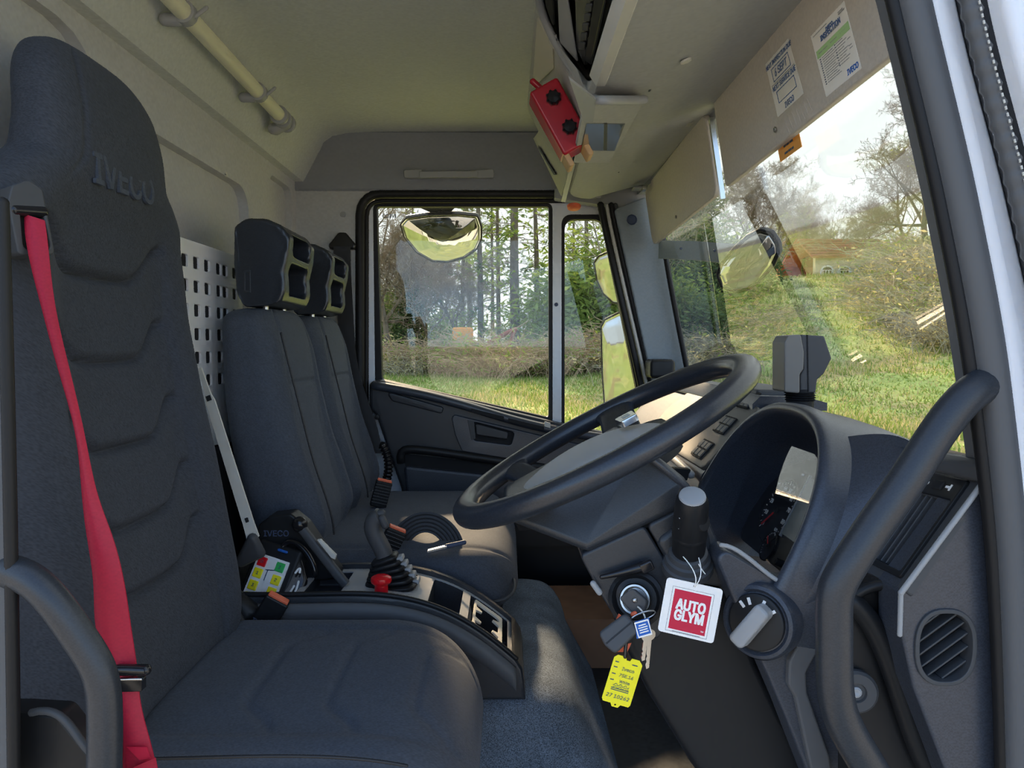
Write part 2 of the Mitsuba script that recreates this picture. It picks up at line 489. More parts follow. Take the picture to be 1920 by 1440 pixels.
def bare_tree(seed, h=10.0, r=0.22, spread=1.0, n1=14, n2=7, n3=6, start=0.25, wob=0.13, n4=0, rmin=0.010):
    g = np.random.default_rng(seed); segs, tips = [], []

    def grow(p, d, L, rad, lvl, n):
        k = {0: 9, 1: 6, 2: 4}.get(lvl, 3)
        for i in range(k):
            d = unit(d + g.normal(size=3) * wob + A(0, 0, 0.05 if lvl else 0.02))
            q = p + d * L / k
            r0, r1 = rad * (1 - i / k * 0.8), rad * (1 - (i + 1) / k * 0.8)
            segs.append([*p, *q, max(r0, rmin), max(r1, rmin * 0.7)])
            p = q
            frac = (i + 1) / k
            if lvl < len(n) and frac >= (start if lvl == 0 else 0.2):
                m = max(1, int(round(n[lvl] / (k * (1 - (start if lvl == 0 else 0.2))))))
                for _ in range(m):
                    az = g.uniform(0, 2 * np.pi)
                    x, y, _ = axisframe(d)
                    out = math.cos(az) * x + math.sin(az) * y
                    ang = g.uniform(0.5, 1.1) * spread
                    grow(p, unit(d * math.cos(ang) + out * math.sin(ang)), L * (0.55 if lvl == 0 else 0.6) * (1.05 - 0.55 * frac) * g.uniform(0.7, 1.2), max(r1 * 0.6, rmin), lvl + 1, n)
        tips.append(p)
    grow(A(0, 0, -0.4), unit(A(g.normal() * 0.06, g.normal() * 0.06, 1)), h, r, 0, [n1, n2, n3] + ([n4] if n4 else []))
    return np.array(segs), np.array(tips)


def split_tree(segs, cut): return segs[segs[:, 6] > cut], segs[segs[:, 6] <= cut]


mat('m_bark', speckle((0.17, 0.14, 0.095), 0.35, 3.0), 0.9, 0.1)
mat('m_bark_grey', speckle((0.30, 0.27, 0.21), 0.35, 3.0), 0.9, 0.1)
mat('m_bark_green', speckle((0.17, 0.18, 0.08), 0.35, 3.0), 0.9, 0.1)
mat('m_rooftile', speckle((0.36, 0.13, 0.075), 0.25, 2.0), 0.85, 0.2)
mat('m_twig', (0.26, 0.21, 0.145), 0.9, 0.1)
mat('m_twig_pale', (0.42, 0.37, 0.25), 0.9, 0.1)
mat('m_bramble', (0.48, 0.36, 0.22), 0.9, 0.1)
for nm, c in (('m_leaf_dark', (0.13, 0.19, 0.075)), ('m_leaf_mid', (0.26, 0.35, 0.08)), ('m_leaf_light', (0.40, 0.46, 0.10)), ('m_leaf_dry', (0.55, 0.49, 0.24))):
    scene[nm] = {'type': 'principledthin', 'base_color': rgb(c), 'roughness': 0.7, 'diff_trans': 0.7, 'spec_trans': 0.0}

# woodland beyond the passenger door: tall bare-stemmed conifers, each its own thing


def tall_conifer(seed, h, r, top_leaf=0.35):
    g = np.random.default_rng(seed); trunk, br, lp = [], [], []
    p = A(0, 0, -0.4); d = A(g.normal() * 0.015, g.normal() * 0.015, 1.0)
    k = 12
    for i in range(k):
        q = p + d * (h / k); trunk.append([*p, *q, r * (1 - i / k * 0.75), r * (1 - (i + 1) / k * 0.75)])
        p = q; d = unit(d + g.normal(size=3) * 0.012)
        f = (i + 1) / k
        for _ in range(9 if f > 0.25 else 4):
            az = g.uniform(0, 2 * np.pi); L = (1.05 - f * 0.7) * g.uniform(0.9, 2.6) * h / 14
            o = p - A(0, 0, g.uniform(0, h / k)); b = A(math.cos(az), math.sin(az), g.uniform(-0.35, 0.15))
            for s in range(4):
                e = o + b * L / 4; b = unit(b + A(0, 0, -0.08) + g.normal(size=3) * 0.12)
                br.append([*o, *e, 0.028 * (1 - s / 5), 0.028 * (1 - (s + 1) / 5)])
                for _ in range(2):
                    t = unit(b + g.normal(size=3) * 0.7); L2 = L * g.uniform(0.15, 0.35)
                    br.append([*e, *(e + t * L2), 0.011, 0.006])
                    if g.random() < top_leaf: lp += [e + t * L2 * g.uniform(0.2, 1.1) + g.normal(size=3) * 0.08 for _ in range(5)]
                o = e
    return np.array(trunk), np.array(br), np.array(lp).reshape(-1, 3)


CON = [tall_conifer(40 + i, h, r, tl) for i, (h, r, tl) in enumerate([(16, .24, .14), (17, .17, .22), (15, .15, .08), (18, .30, .25)])]
CON = [(segs_mesh(a, 8), segs_mesh(b, 3), leaves_mesh(c, 0.26, 5 + i)) for i, (a, b, c) in enumerate(CON)]
CON = [(mikit.ply(a, 'm_bark', smooth=30), mikit.ply(b, 'm_twig'), mikit.ply(c, 'm_leaf_mid' if i % 2 else 'm_leaf_dark')) for i, (a, b, c) in enumerate(CON)]


def plant(key, parts, x, y, rz=0, s=1.0, sink=0.1):
    tr = T().translate([float(x), float(y), float(ground_h(x, y) - sink)]).rotate([0, 0, 1], float(rz)).scale([s, s, s])
    for nm, d in parts: scene[f'{key}__{nm}'] = {**d, 'to_world': tr}


def dirx(px, Y): return (px - 950) / F * Y


for i, (px, Y, k) in enumerate(sorted([(828, 52, 2), (866, 50, 1), (903, 44, 0), (923, 50, 2), (936, 47, 1), (966, 43, 3), (1006, 45, 0), (1101, 46, 1), (1075, 56, 2), (1145, 50, 3), (782, 58, 1), (880, 60, 0), (1040, 58, 3)])):
    key = thing('tall_conifer', f'tall conifer with bare lower trunk, {ORD[i]} from the left in the wood', 'tree', 'tall conifers in the wood')
    plant(key, zip(('trunk', 'branches', 'needles'), CON[k]), dirx(px, Y), Y, i * 71, 0.9 + 0.05 * (i % 4))

# pale and leaning broadleaf trees with bare twigs, and bushy evergreens
BT = []
for i, (h, r, sp, m) in enumerate([(11, .17, 1.0, 'm_bark_grey'), (9, .20, 1.2, 'm_bark'), (13, .22, 0.9, 'm_bark_green'), (7, .12, 1.2, 'm_bark')]):
    sg, tp = bare_tree(100 + i, h, r, sp, 18, 8, 6, n4=4 if i in (1, 3) else 0)
    a, b = split_tree(sg, 0.03)
    ivy = None
    if i == 2:
        g = np.random.default_rng(3); big = a
        q = np.repeat(np.arange(len(big)), 26); w = g.uniform(size=(len(q), 1))
        ivy = leaves_mesh(big[q, :3] * (1 - w) + big[q, 3:6] * w + g.normal(size=(len(q), 3)) * 0.20, 0.20, 8)
    BT.append([('trunk', mikit.ply(segs_mesh(a, 6), m, smooth=40)), ('twigs', mikit.ply(segs_mesh(b, 3), 'm_twig_pale' if i == 0 else 'm_twig'))] + ([('ivy', mikit.ply(ivy, 'm_leaf_light'))] if ivy is not None else []))


def bush_parts(seed, h, w, n, leaf, size, stems=10):
    g = np.random.default_rng(seed); st, pts = [], []
    for _ in range(stems):
        az = g.uniform(0, 2 * np.pi); d = unit(A(math.cos(az) * 0.6 * w / h, math.sin(az) * 0.6 * w / h, 1)); p = A(g.normal() * 0.1, g.normal() * 0.1, -0.2)
        for s in range(6):
            q = p + d * h / 6 * g.uniform(0.6, 1.05); d = unit(d + g.normal(size=3) * 0.22)
            st.append([*p, *q, 0.05 * (1 - s / 7), 0.05 * (1 - (s + 1) / 7)]); p = q
            for _ in range(5):
                t = unit(d * 0.4 + g.normal(size=3)); L = g.uniform(0.2, 0.5) * w
                st.append([*p, *(p + t * L), 0.014, 0.006])
                pts += [p + t * L * g.uniform(0.3, 1.2) + g.normal(size=3) * 0.12 * w for _ in range(n)]
    return [('stems', mikit.ply(segs_mesh(np.array(st), 3), 'm_bark')), ('foliage', mikit.ply(leaves_mesh(np.array(pts), size, seed + 1), leaf))]


def bramble_parts(seed, h, w, n=260, m='m_bramble', leafy=0.4, leaf='m_leaf_dry'):
    g = np.random.default_rng(seed); st, pts = [], []
    for _ in range(n):
        az = g.uniform(0, 2 * np.pi); p = A(g.normal() * w * 0.35, g.normal() * w * 0.35, -0.1); d = unit(A(math.cos(az) * 0.5, math.sin(az) * 0.5, 1)); L = h * g.uniform(0.6, 1.4)
        for s in range(5):
            q = p + d * L / 5; d = unit(d + A(math.cos(az) * 0.22, math.sin(az) * 0.22, -0.20) + g.normal(size=3) * 0.12)
            st.append([*p, *q, 0.016, 0.012]); p = q
            for _ in range(2): st.append([*p, *(p + unit(d + g.normal(size=3)) * L * 0.16), 0.008, 0.005])
            if g.random() < leafy: pts += [p + g.normal(size=3) * 0.12 for _ in range(3)]
    return [('canes', mikit.ply(segs_mesh(np.array(st), 3), m)), ('leaves', mikit.ply(leaves_mesh(np.array(pts), 0.13, seed), leaf))]


EVG = [bush_parts(200, 7.5, 2.6, 26, 'm_leaf_dark', 0.26, 12), bush_parts(201, 4.5, 2.6, 24, 'm_leaf_mid', 0.22, 12), bush_parts(202, 9, 3.0, 26, 'm_leaf_dark', 0.30, 13)]
BRA = [bramble_parts(300, 2.0, 2.2), bramble_parts(301, 1.5, 2.4, 240, 'm_twig_pale', 0.5), bramble_parts(302, 2.4, 2.4, 260, 'm_bramble', 0.6, 'm_leaf_mid')]

for px, Y, k, lab in [(728, 38, 1, 'bare spreading tree at the left edge of the passenger window'), (872, 44, 3, 'slender bare tree in front of the conifers'),
                      (820, 40, 3, 'small leaning bare tree behind the bramble bank'), (1120, 41, 0, 'pale thin bare tree seen through the quarter window')]:
    key = thing('bare_tree', lab, 'tree'); plant(key, BT[k], dirx(px, Y), Y, px * 7 % 360, 1.0)
for px, Y, k, sc_, lab in [(765, 41, 0, .72, 'bushy dark evergreen at the left of the wood outside the passenger window'), (722, 45, 2, .55, 'dense evergreen behind the bushy one at the left of the wood'),
                      (845, 47, 1, .8, 'mid green bush between the conifer trunks'), (975, 55, 2, .38, 'dark evergreen far behind the conifer trunks'), (1075, 43, 1, 1.2, 'green bush seen through the quarter window'), (1150, 44, 1, 1.5, 'tall evergreen beside the passenger side mirrors')]:
    key = thing('evergreen_bush', lab, 'bush'); plant(key, EVG[k], dirx(px, Y), Y, px * 5 % 360, sc_)
g = np.random.default_rng(77)
for i in range(20):
    px = 694 + i * 26 + g.uniform(-6, 6); Y = g.uniform(34, 41)
    key = thing('bramble_shrub', f'brown leafless bramble shrub at the foot of the wood, {ORD[i]} from the left', 'shrub', 'brambles along the wood'); plant(key, BRA[(i * 2 + i // 3) % 3], dirx(px, Y), Y, i * 47, g.uniform(0.6, 1.25))


# digger half hidden in the brambles
dg = thing('digger', 'orange digger standing half hidden among the trees outside the passenger window', 'digger')
dx, dy = dirx(868, 38.5), 38.5; dz = float(ground_h(dx, dy))
scene[dg + '__cab'] = mikit.ply(rbox((1.0, 1.0, 1.2), 0.12, (dx, dy, dz + 1.5)), 'm_orangecard', smooth=30)
scene[dg + '__body'] = mikit.ply(rbox((1.9, 1.3, 0.6), 0.1, (dx + 0.3, dy, dz + 0.75)), 'm_orangecard', smooth=30)
for s in (-1, 1): obj('track', rbox((2.1, 0.35, 0.45), 0.2, (dx, dy + s * 0.6, dz + 0.25)), 'm_rubber', dg)
obj('boom', tube(spline([A(dx + 0.7, dy, dz + 0.9), A(dx + 1.6, dy - .2, dz + 1.5), A(dx + 2.6, dy - .3, dz + 2.0)], 10), 0.12, 8), 'm_rooftile', dg)
obj('dipper', tube(spline([A(dx + 2.6, dy - .3, dz + 2.0), A(dx + 2.3, dy - .3, dz + 1.2), A(dx + 2.1, dy - .3, dz + 0.5)], 8), 0.10, 8), 'm_rooftile', dg)

# in front of the windscreen: shrubs on the bank, bare trees along the skyline, farm buildings
HB = [bramble_parts(310, 2.6, 3.2, 260, 'm_twig_pale', 0.5, 'm_leaf_dry'), bramble_parts(311, 2.2, 3.0, 240, 'm_twig', 0.7, 'm_leaf_mid')]
DS = [bush_parts(210, 3.2, 2.6, 26, 'm_leaf_dark', 0.20, 12), bush_parts(211, 2.4, 2.4, 24, 'm_leaf_mid', 0.18, 12)]
for i, (px, Y, k, s) in enumerate(sorted([(1275, 33, 0, 1.0), (1310, 36, 1, 1.1), (1345, 38, 0, 1.1), (1375, 40, 1, 1.0), (1300, 42, 0, 1.5), (1255, 38, 1, 1.4), (1335, 46, 1, 1.4), (1395, 46, 0, .9)])):
    key = thing('hill_bush', f'dark green bush on the bank beside the passenger windscreen pillar, {ORD[i]} from the left', 'bush', 'dark bushes on the bank'); plant(key, DS[k], dirx(px, Y), Y, i * 63, s)
for i, (px, Y, k, s) in enumerate([(1270, 29, 0, .8), (1300, 31, 1, .8), (1335, 31, 0, .8), (1370, 33, 1, .75), (1400, 35, 0, .7), (1425, 37, 1, .6)]):
    key = thing('bank_bramble', f'pale tangled bramble below the dark bushes on the bank, {ORD[i]} from the left', 'shrub', 'brambles below the dark bushes'); plant(key, HB[k], dirx(px, Y), Y, i * 53, s)
for i, (px, Y, k, s) in enumerate(sorted([(1640, 42, 0, .6), (1680, 40, 1, .6), (1720, 40, 0, .8), (1760, 37, 1, 1.1), (1800, 34, 0, 1.2), (1725, 54, 0, 1.2), (1755, 46, 1, 1.4), (1785, 42, 0, 1.5), (1830, 38, 0, 1.5), (1745, 56, 1, 1.3), (1815, 30, 0, .9), (1770, 32, 0, .7), (1730, 34, 1, .7), (1690, 37, 0, .7), (1850, 34, 1, 1.2)])):
    key = thing('hillside_scrub', f'straw coloured scrub bush on the right half of the hill, {ORD[i]} from the left', 'shrub', 'scrub on the right of the hill'); plant(key, HB[k], dirx(px, Y), Y, i * 41, s)
for px, Y, k, s, lab in [(1295, 62, 'e2', .95, 'dark evergreen at the left edge of the windscreen view'), (1265, 58, 'e0', 1.1, 'bushy evergreen behind the front mirror arm'), (1405, 66, 'b0', .8, 'slender bare tree on the skyline left of the front mirror'),
                         (1355, 64, 'b3', 1.3, 'low spreading bare tree behind the front mirror arm'), (1462, 70, 'b2', .58, 'ivy clad bare tree left of the farm roof'), (1508, 72, 'b2', .62, 'ivy clad bare tree just behind the farm roof'),
                         (1545, 74, 'b3', 1.0, 'bare tree bending over the left end of the red roof'), (1625, 60, 'b3', .75, 'small bare tree in front of the red roof'), (1592, 68, 'b0', .62, 'thin bare saplings on the skyline above the roof'),
                         (1735, 50, 'b1', 1.25, 'large bare tree on the skyline at the right of the windscreen'), (1775, 52, 'b2', 1.0, 'ivy green bare tree beside the right windscreen pillar'), (1700, 62, 'b1', .9, 'round headed bare tree on the hill behind the scrub')]:
    key = thing('skyline_tree', lab, 'tree'); plant(key, EVG[int(k[1])] if k[0] == 'e' else BT[int(k[1])], dirx(px, Y), Y, px * 3 % 360, s)

# farm building with a red tiled roof and arches
mat('m_stone', speckle((0.50, 0.46, 0.38), 0.2, 2.5), 0.9, 0.1)
fb = thing('farm_building', 'stone farm building with red tiled roof and arched openings on the hilltop', 'building')
BY = 66.0


def bz(px, py, Y=BY): return at(px, py, Y)


w = [bz(1535, 478), bz(1665, 452)]
hgt = w[0][2]
p0, p1 = at(1528, 535, BY), at(1668, 535, BY)
arches = []
L = p1[0] - p0[0]; zb, zt = p0[2], at(1530, 480, BY)[2]
for k in range(4):
    c = L * (0.16 + 0.23 * k); hw = L * 0.075
    a = np.linspace(0, np.pi, 9); arches.append(Polygon([(c + hw, 0.0), *[(c + hw * math.cos(q), (zt - zb) * 0.45 + hw * math.sin(q)) for q in a], (c - hw, 0.0)]))
obj('wall', plate([(0, -1.5), (L, -1.5), (L, zt - zb), (0, zt - zb)], (p0[0], BY, zb), XA, ZA, 0.5, holes=[]), 'm_stone', fb)
for k, a in enumerate(arches):
    obj('arch', plate(a.buffer(0.12), (p0[0], BY - 0.04, zb), XA, ZA, 0.05, holes=[a.buffer(-0.02)]), 'm_paint', fb)
    obj('opening', plate(a, (p0[0], BY - 0.02, zb), XA, ZA, 0.02), 'm_blackmatt', fb)
    b0 = np.array(a.bounds)
    obj('grille', cat([box(p0[0] + x - 0.03, p0[0] + x + 0.03, BY - 0.07, BY - 0.03, zb, zb + b0[3] * 0.8) for x in np.linspace(b0[0] + .1, b0[2] - .1, 4)] + [box(p0[0] + b0[0], p0[0] + b0[2], BY - 0.07, BY - 0.03, zb + z - 0.03, zb + z + 0.03) for z in np.linspace(.2, b0[3] * .8, 3)]), 'm_paint', fb)
rf = obj('roof', quad4(A(p0[0] - .5, BY - .6, zt - .1), A(p1[0] + .5, BY - .6, zt - .1), A(p1[0] + .5, BY + 3.2, zt + 1.9), A(p0[0] - .5, BY + 3.2, zt + 1.9), 0.15), 'm_rooftile', fb)
for k in range(7):
    f0, f1 = k / 7, (k + 1) / 7
    z0, z1 = zt - .1 + 2 * f0, zt - .1 + 2 * f1
    obj('tile_course', box(p0[0] - .5, p1[0] + .5, BY - .6 + 3.8 * f0 - 0.06, BY - .6 + 3.8 * f0 + .12, z0 + 0.0, z0 + 0.1), 'm_rooftile', fb)
obj('back_roof', quad4(A(p1[0] + .5, BY + 7, zt - .1), A(p0[0] - .5, BY + 7, zt - .1), A(p0[0] - .5, BY + 3.2, zt + 1.9), A(p1[0] + .5, BY + 3.2, zt + 1.9), 0.15), 'm_rooftile', fb)
ba = thing('farm_barn', 'taller red roofed barn with a shallow gable left of the stone farm building', 'building')
q0, q1 = at(1462, 520, 74), at(1530, 520, 74); qz = at(1462, 470, 74)[2]; qt = at(1500, 444, 74)[2]; qm = (q0[0] + q1[0]) / 2
obj('wall', plate([(0, -2), (q1[0] - q0[0], -2), (q1[0] - q0[0], qz - q0[2]), ((q1[0] - q0[0]) / 2, qt - q0[2]), (0, qz - q0[2])], (q0[0], 74, q0[2]), XA, ZA, 5.0), 'm_rooftile', ba)
for sgn in (-1, 1):
    e = A(q0[0] - .4 if sgn < 0 else q1[0] + .4, 73.6, qz - .1); m = A(qm, 73.6, qt + .08)
    d = A(0, 6, 0)
    obj('roof', quad4(e, m, m + d, e + d, 0.12) if sgn < 0 else quad4(m, e, e + d, m + d, 0.12), 'm_rooftile', ba)

# grass tufts on the bank and the field, beyond counting
g = np.random.default_rng(5)
n = 150000
tx, ty = g.uniform(2, 46, n), 16 + 54 * g.uniform(0, 1, n) ** 1.3
keep = (tx / ty > 0.15) & (tx / ty < 0.72); tx, ty = tx[keep], ty[keep]
tx2, ty2 = g.uniform(-9, 9, 60000), 9 + 28 * g.uniform(0, 1, 60000); tx, ty = np.r_[tx, tx2], np.r_[ty, ty2]
hh = g.uniform(0.06, 0.24, len(tx)) * (0.35 + 1.3 * meshkit.fbm(np.stack([tx * .4, ty * .4, 0 * tx], -1), 3, 2)); base = np.stack([tx, ty, ground_h(tx, ty) - 0.03], -1)
az = g.uniform(0, 2 * np.pi, len(tx)); sd = np.stack([np.cos(az), np.sin(az), 0 * az], -1) * 0.030; ln = g.normal(size=(len(tx), 3)) * 0.07; ln[:, 2] = hh
tv = np.stack([base - sd, base + sd, base + ln], 1)
pick = g.random(len(tx)) < 0.60
for nm, sl, m in (('grass_tufts', pick, 'm_leaf_mid'), ('dry_grass', ~pick, 'm_leaf_dry')):
    v = tv[sl].reshape(-1, 3); b = np.arange(len(v)).reshape(-1, 3)
    obj(nm, TM(v, b), m, label='tufts of green grass over the field and the bank' if nm == 'grass_tufts' else 'tufts of straw coloured dry grass over the field and the bank', cat='grass', kind='stuff')
# ---------------------------------------------------------------- the cab shell: floor, walls, ceiling, doors, windows, pillars
YD, YP = 0.80, 2.60          # driver's side and passenger side inner planes
FL = 1.13
obj('floor', box(-0.74, 0.86, YD - 0.03, YP + 0.06, FL - 0.05, FL), 'm_mat', label='dark rubber cab floor below the seats and pedals', kind='structure')
obj('wall_front', box(0.80, 0.86, YD, YP + 0.04, FL, 1.80), 'm_blackmatt', label='dark bulkhead in front of the footwells', kind='structure')

# rear wall: a thick moulded panel with recesses, a ledge and a sloping upper part
wb = man(box(-0.78, -0.700, YD, YP + 0.06, FL, 2.56))


def recess(y0, y1, z0, z1, r, d):
    global wb
    t = plate([(y0, z0), (y1, z0), (y1, z1), (y0, z1)], (-0.69, 0, 0), YA, ZA, d + 0.01, 0.0, r=r)
    wb = wb - man(t)


recess(0.70, 1.365, 1.55, 2.515, 0.12, 0.022)
recess(1.47, 2.125, 1.55, 2.425, 0.07, 0.026)
recess(2.315, 2.55, 1.55, 2.512, 0.035, 0.022)
obj('wall_back', unman(wb), 'm_wall', label='olive grey moulded rear wall of the cab with recessed panels', kind='structure')
yy = np.array([YD - 0.02, YP + 0.06])
sl = [(-0.700, 2.545), (-0.672, 2.545), (-0.668, 2.552), (-0.622, 2.635), (-0.600, 2.668), (-0.570, 2.687), (-0.52, 2.697), (-0.40, 2.702), (-0.40, 2.74), (-0.72, 2.74), (-0.72, 2.545)]
obj('trim_1', loft([[(x, y, z) for x, z in sl] for y in yy]), 'm_ceiling', smooth=40, label='sloping upper rear trim above the ledge running to the ceiling', kind='structure')
obj('ceiling', loft([[(x, y, z) for x, z in ((-0.41, 2.7015), (0.62, 2.705), (0.62, 2.75), (-0.41, 2.75))] for y in np.linspace(YD - 0.02, YP + 0.06, 15)]), 'm_ceiling', smooth=40, label='olive grey fabric headlining', kind='structure')
obj('wall_driver_header', box(-0.78, 0.62, YD - 0.06, YD, 2.62, 2.75), 'm_header', label='grey trim above the open driver door, out of view', kind='structure')

# passenger side wall with the door opening
door_out = [(668, 1300), (668, 357), (1142, 357), (1226, 740), (1226, 1300)]
opening = rpoly(pxz(door_out, YP), 0.075)
wl = rpoly([(-0.72, FL), (0.74, FL), (0.60, 2.0), (0.48, 2.50), (0.40, 2.72), (-0.72, 2.72)])
obj('wall_left', plate(wl, (0, YP, 0), XA, ZA, 0.05, 0.0, [opening]), 'm_wall', label='grey inner side wall of the cab around the passenger door', kind='structure')
hd = [(572, 352), (590, 300), (640, 274), (1180, 262), (1180, 352)]
hp = loft([[(x, YP - dy, z) for x, z in pxz([(575 - 60, 353), (1195, 357), (1195, 262 - 30), (575 - 60, 262 - 30)], YP)] for dy in (0.0, 0.006)])
prof = [(0.0, 2.700), (0.035, 2.700), (0.028, 2.672), (0.014, 2.645), (0.010, 2.60), (0.010, 2.522), (0.004, 2.516), (0.0, 2.516)]
obj('trim_2', loft([[(x, YP - a, z) for a, z in prof] for x in (-0.715, 0.45)]), 'm_header', smooth=40, label='dark grey header trim above the passenger door', kind='structure')

# passenger door
d1 = 'door_1'
labels[d1] = {'label': 'passenger door with white frame, black lower panel and two windows', 'kind': 'structure'}
edge = np.array(opening.buffer(-0.004).exterior.coords)
top = edge[edge[:, 1] > FL + 0.02][:, :]


def close_tube(ring, Y, r, key, m, parent, flat=1.0):
    p = np.c_[ring[:, 0], np.full(len(ring), Y), ring[:, 1]]
    if np.allclose(p[0], p[-1]): p = p[:-1]
    q = [p[0]]
    for a, b in zip(p, np.roll(p, -1, 0)):
        k = max(1, int(np.linalg.norm(b - a) / 0.05)); q += [a + (b - a) * i / k for i in range(1, k + 1)]
    q = np.array(q[:-1])
    t = np.roll(q, -1, 0) - np.roll(q, 1, 0); t /= np.linalg.norm(t, axis=1, keepdims=True)
    s = np.cross(t, YA); a = np.linspace(0, 2 * np.pi, 10, endpoint=False)
    secs = q[:, None] + r * (np.cos(a)[None, :, None] * s[:, None] + flat * np.sin(a)[None, :, None] * YA)
    secs = np.concatenate([secs, secs[:1]])
    return obj(key, loft(secs, caps=False), m, parent, smooth=True)


close_tube(np.array(opening.buffer(-0.011).exterior.coords), YP + 0.004, 0.0155, 'door_seal', 'm_rubber', d1)
close_tube(np.array(opening.buffer(-0.030).exterior.coords), YP + 0.022, 0.008, 'door_seal', 'm_rubber', d1)
YF = 2.63
frame_out = opening.buffer(-0.022)
mainhole = rpoly(pxz([(699, 380), (1036, 380), (1036, 800), (703, 722)], YF), 0.02)
qhole = rpoly(pxz([(1053, 402), (1138, 402), (1208, 745), (1215, 850), (1053, 850)], YF), 0.03)
obj('frame', plate(frame_out, (0, YF, 0), XA, ZA, 0.035, 0.004, [mainhole, qhole]), 'm_paint', d1, label='white painted door frame')
g1 = rpoly(pxz([(706, 387), (1029, 387), (1029, 783), (716, 711)], YF), 0.008)
obj('gasket', plate(mainhole.buffer(0.004), (0, YF + 0.004, 0), XA, ZA, 0.03, 0.003, [g1]), 'm_rubber', d1)
g2 = rpoly(pxz([(1059, 411), (1128, 411), (1200, 760), (1200, 840), (1059, 840)], YF), 0.03)
obj('gasket', plate(qhole.buffer(0.004), (0, YF + 0.004, 0), XA, ZA, 0.03, 0.003, [g2]), 'm_rubber', d1)


def pane(g, Y):
    """single glass sheet in an upright plane"""
    import mapbox_earcut
    p = np.array(g.exterior.coords)[:-1]
    f = mapbox_earcut.triangulate_float64(p, np.array([len(p)], np.uint32)).reshape(-1, 3)
    return TM(np.c_[p[:, 0], np.full(len(p), Y), p[:, 1]], f)


obj('window_pane', pane(mainhole, YF + 0.022), 'm_glass', d1)
obj('window_pane', pane(qhole, YF + 0.022), 'm_glass', d1)
# lettering etched in the corner of the pane
obj('glass_mark', text('IVECO', 0.011, at(730, 405, YF + 0.0205), -XA, ZA, 0.0005), 'm_ink', d1)
obj('screw', lathe([(0.0, 0.004), (0.006, 0.003), (0.007, 0)], at(1043, 571, YF), (0, -1, 0), 12), 'm_ink', d1)

# lower inner panel
YI = 2.575
panel = [(691, 716), (712, 712), (1040, 792), (1262, 838), (1262, 1300), (860, 1300), (757, 1000), (752, 918), (705, 780), (692, 765)]
pn = obj('inner_panel', slab(panel, YI, 0.055, 0.012, 0.02, nb=3), 'm_dark', d1)
rail = spline([at(700, 722, YI - .005), at(780, 737, YI - .012), at(860, 757, YI - .016), at(950, 784, YI - .016), at(1040, 806, YI - .014), at(1140, 822, YI - .01), at(1250, 838, YI - .005)], 36)
obj('sill_rail', sweep(rail, oval(0.024, 0.015, 18, 2.6), (0, 0, 1)), 'm_dash', pn, smooth=True, label='rounded top rail below the window')
obj('slot', slab([(884, 766), (945, 781), (945, 789), (884, 773)], YI - .043, 0.004, .001), 'm_blackmatt', pn)
obj('slot', slab([(953, 784), (1020, 800), (1020, 807), (953, 791)], YI - .043, 0.004, .001), 'm_blackmatt', pn)
obj('slot_clip', slab([(1021, 790), (1032, 793), (1032, 803), (1021, 800)], YI - .045, 0.006, .001), 'm_pale', pn)
obj('trim_cover', slab([(727, 734), (832, 764), (828, 776), (735, 752), (728, 742)], YI - .012, 0.02, 0.004, .008), 'm_dark', pn)
pod = slab([(845, 776), (1060, 828), (1150, 845), (1150, 900), (1000, 868), (866, 846), (853, 815)], YI - .016, 0.025, 0.008, 0.012, holes=[[(884, 790), (965, 811), (958, 835), (888, 826)]], hr=.01)
obj('handle_pod', pod, 'm_dash', pn)
obj('handle_recess', slab([(880, 786), (970, 809), (962, 838), (882, 828)], YI - .002, 0.006, 0), 'm_blackmatt', pn)
obj('door_handle', slab([(891, 794), (953, 811), (951, 824), (893, 815)], YI - .019, 0.012, .004, .006), 'm_midgrey', pn)
obj('handle_bezel', slab([(876, 786), (889, 791), (892, 822), (884, 826)], YI - .018, 0.01, .003, .003), 'm_midgrey', pn)
obj('pocket_lip', sweep(spline([at(752, 868, YI - .012), at(757, 845, YI - .016), at(775, 843, YI - .018), at(850, 852, YI - .018), at(960, 868, YI - .018), at(1100, 890, YI - .014)], 30), oval(0.014, 0.010, 12), (0, 1, 0)), 'm_black', pn, smooth=True)
obj('pocket_recess', slab([(755, 850), (1150, 895), (1150, 920), (760, 874)], YI - .001, 0.004, .001), 'm_blackmatt', pn)
obj('pocket_panel', slab([(757, 874), (1150, 915), (1150, 1250), (800, 1250), (763, 930)], YI - .014, 0.022, 0.008, .01), 'm_dash', pn)
obj('lower_ledge', cat(box(-0.02, 0.40, YI - .12, YI + .03, 1.36, 1.420), box(-0.02, 0.40, YI - .07, YI + .03, 1.14, 1.36)), 'm_black', pn)
obj('button', lathe([(0.0, 0.004), (0.008, 0.003), (0.009, 0)], at(707, 782, YI - .001), (0, -1, 0), 14), 'm_black', pn)
# ribbed wiring gaiter
ga = spline([at(717, 835, 2.56), at(727, 860, 2.55), at(728, 885, 2.55), at(722, 905, 2.56)], 34)
obj('gaiter', tube(ga, 0.013 + 0.004 * np.sin(np.arange(34) * 2.1), 12), 'm_gloss', d1, smooth=True)

# passenger windscreen pillar with its seals
def pil(pts, Ys, depth, m, key, **kw):
    return obj(key, slab(pts, Ys, depth, 0.01, 0.012, nb=3), m, **kw)


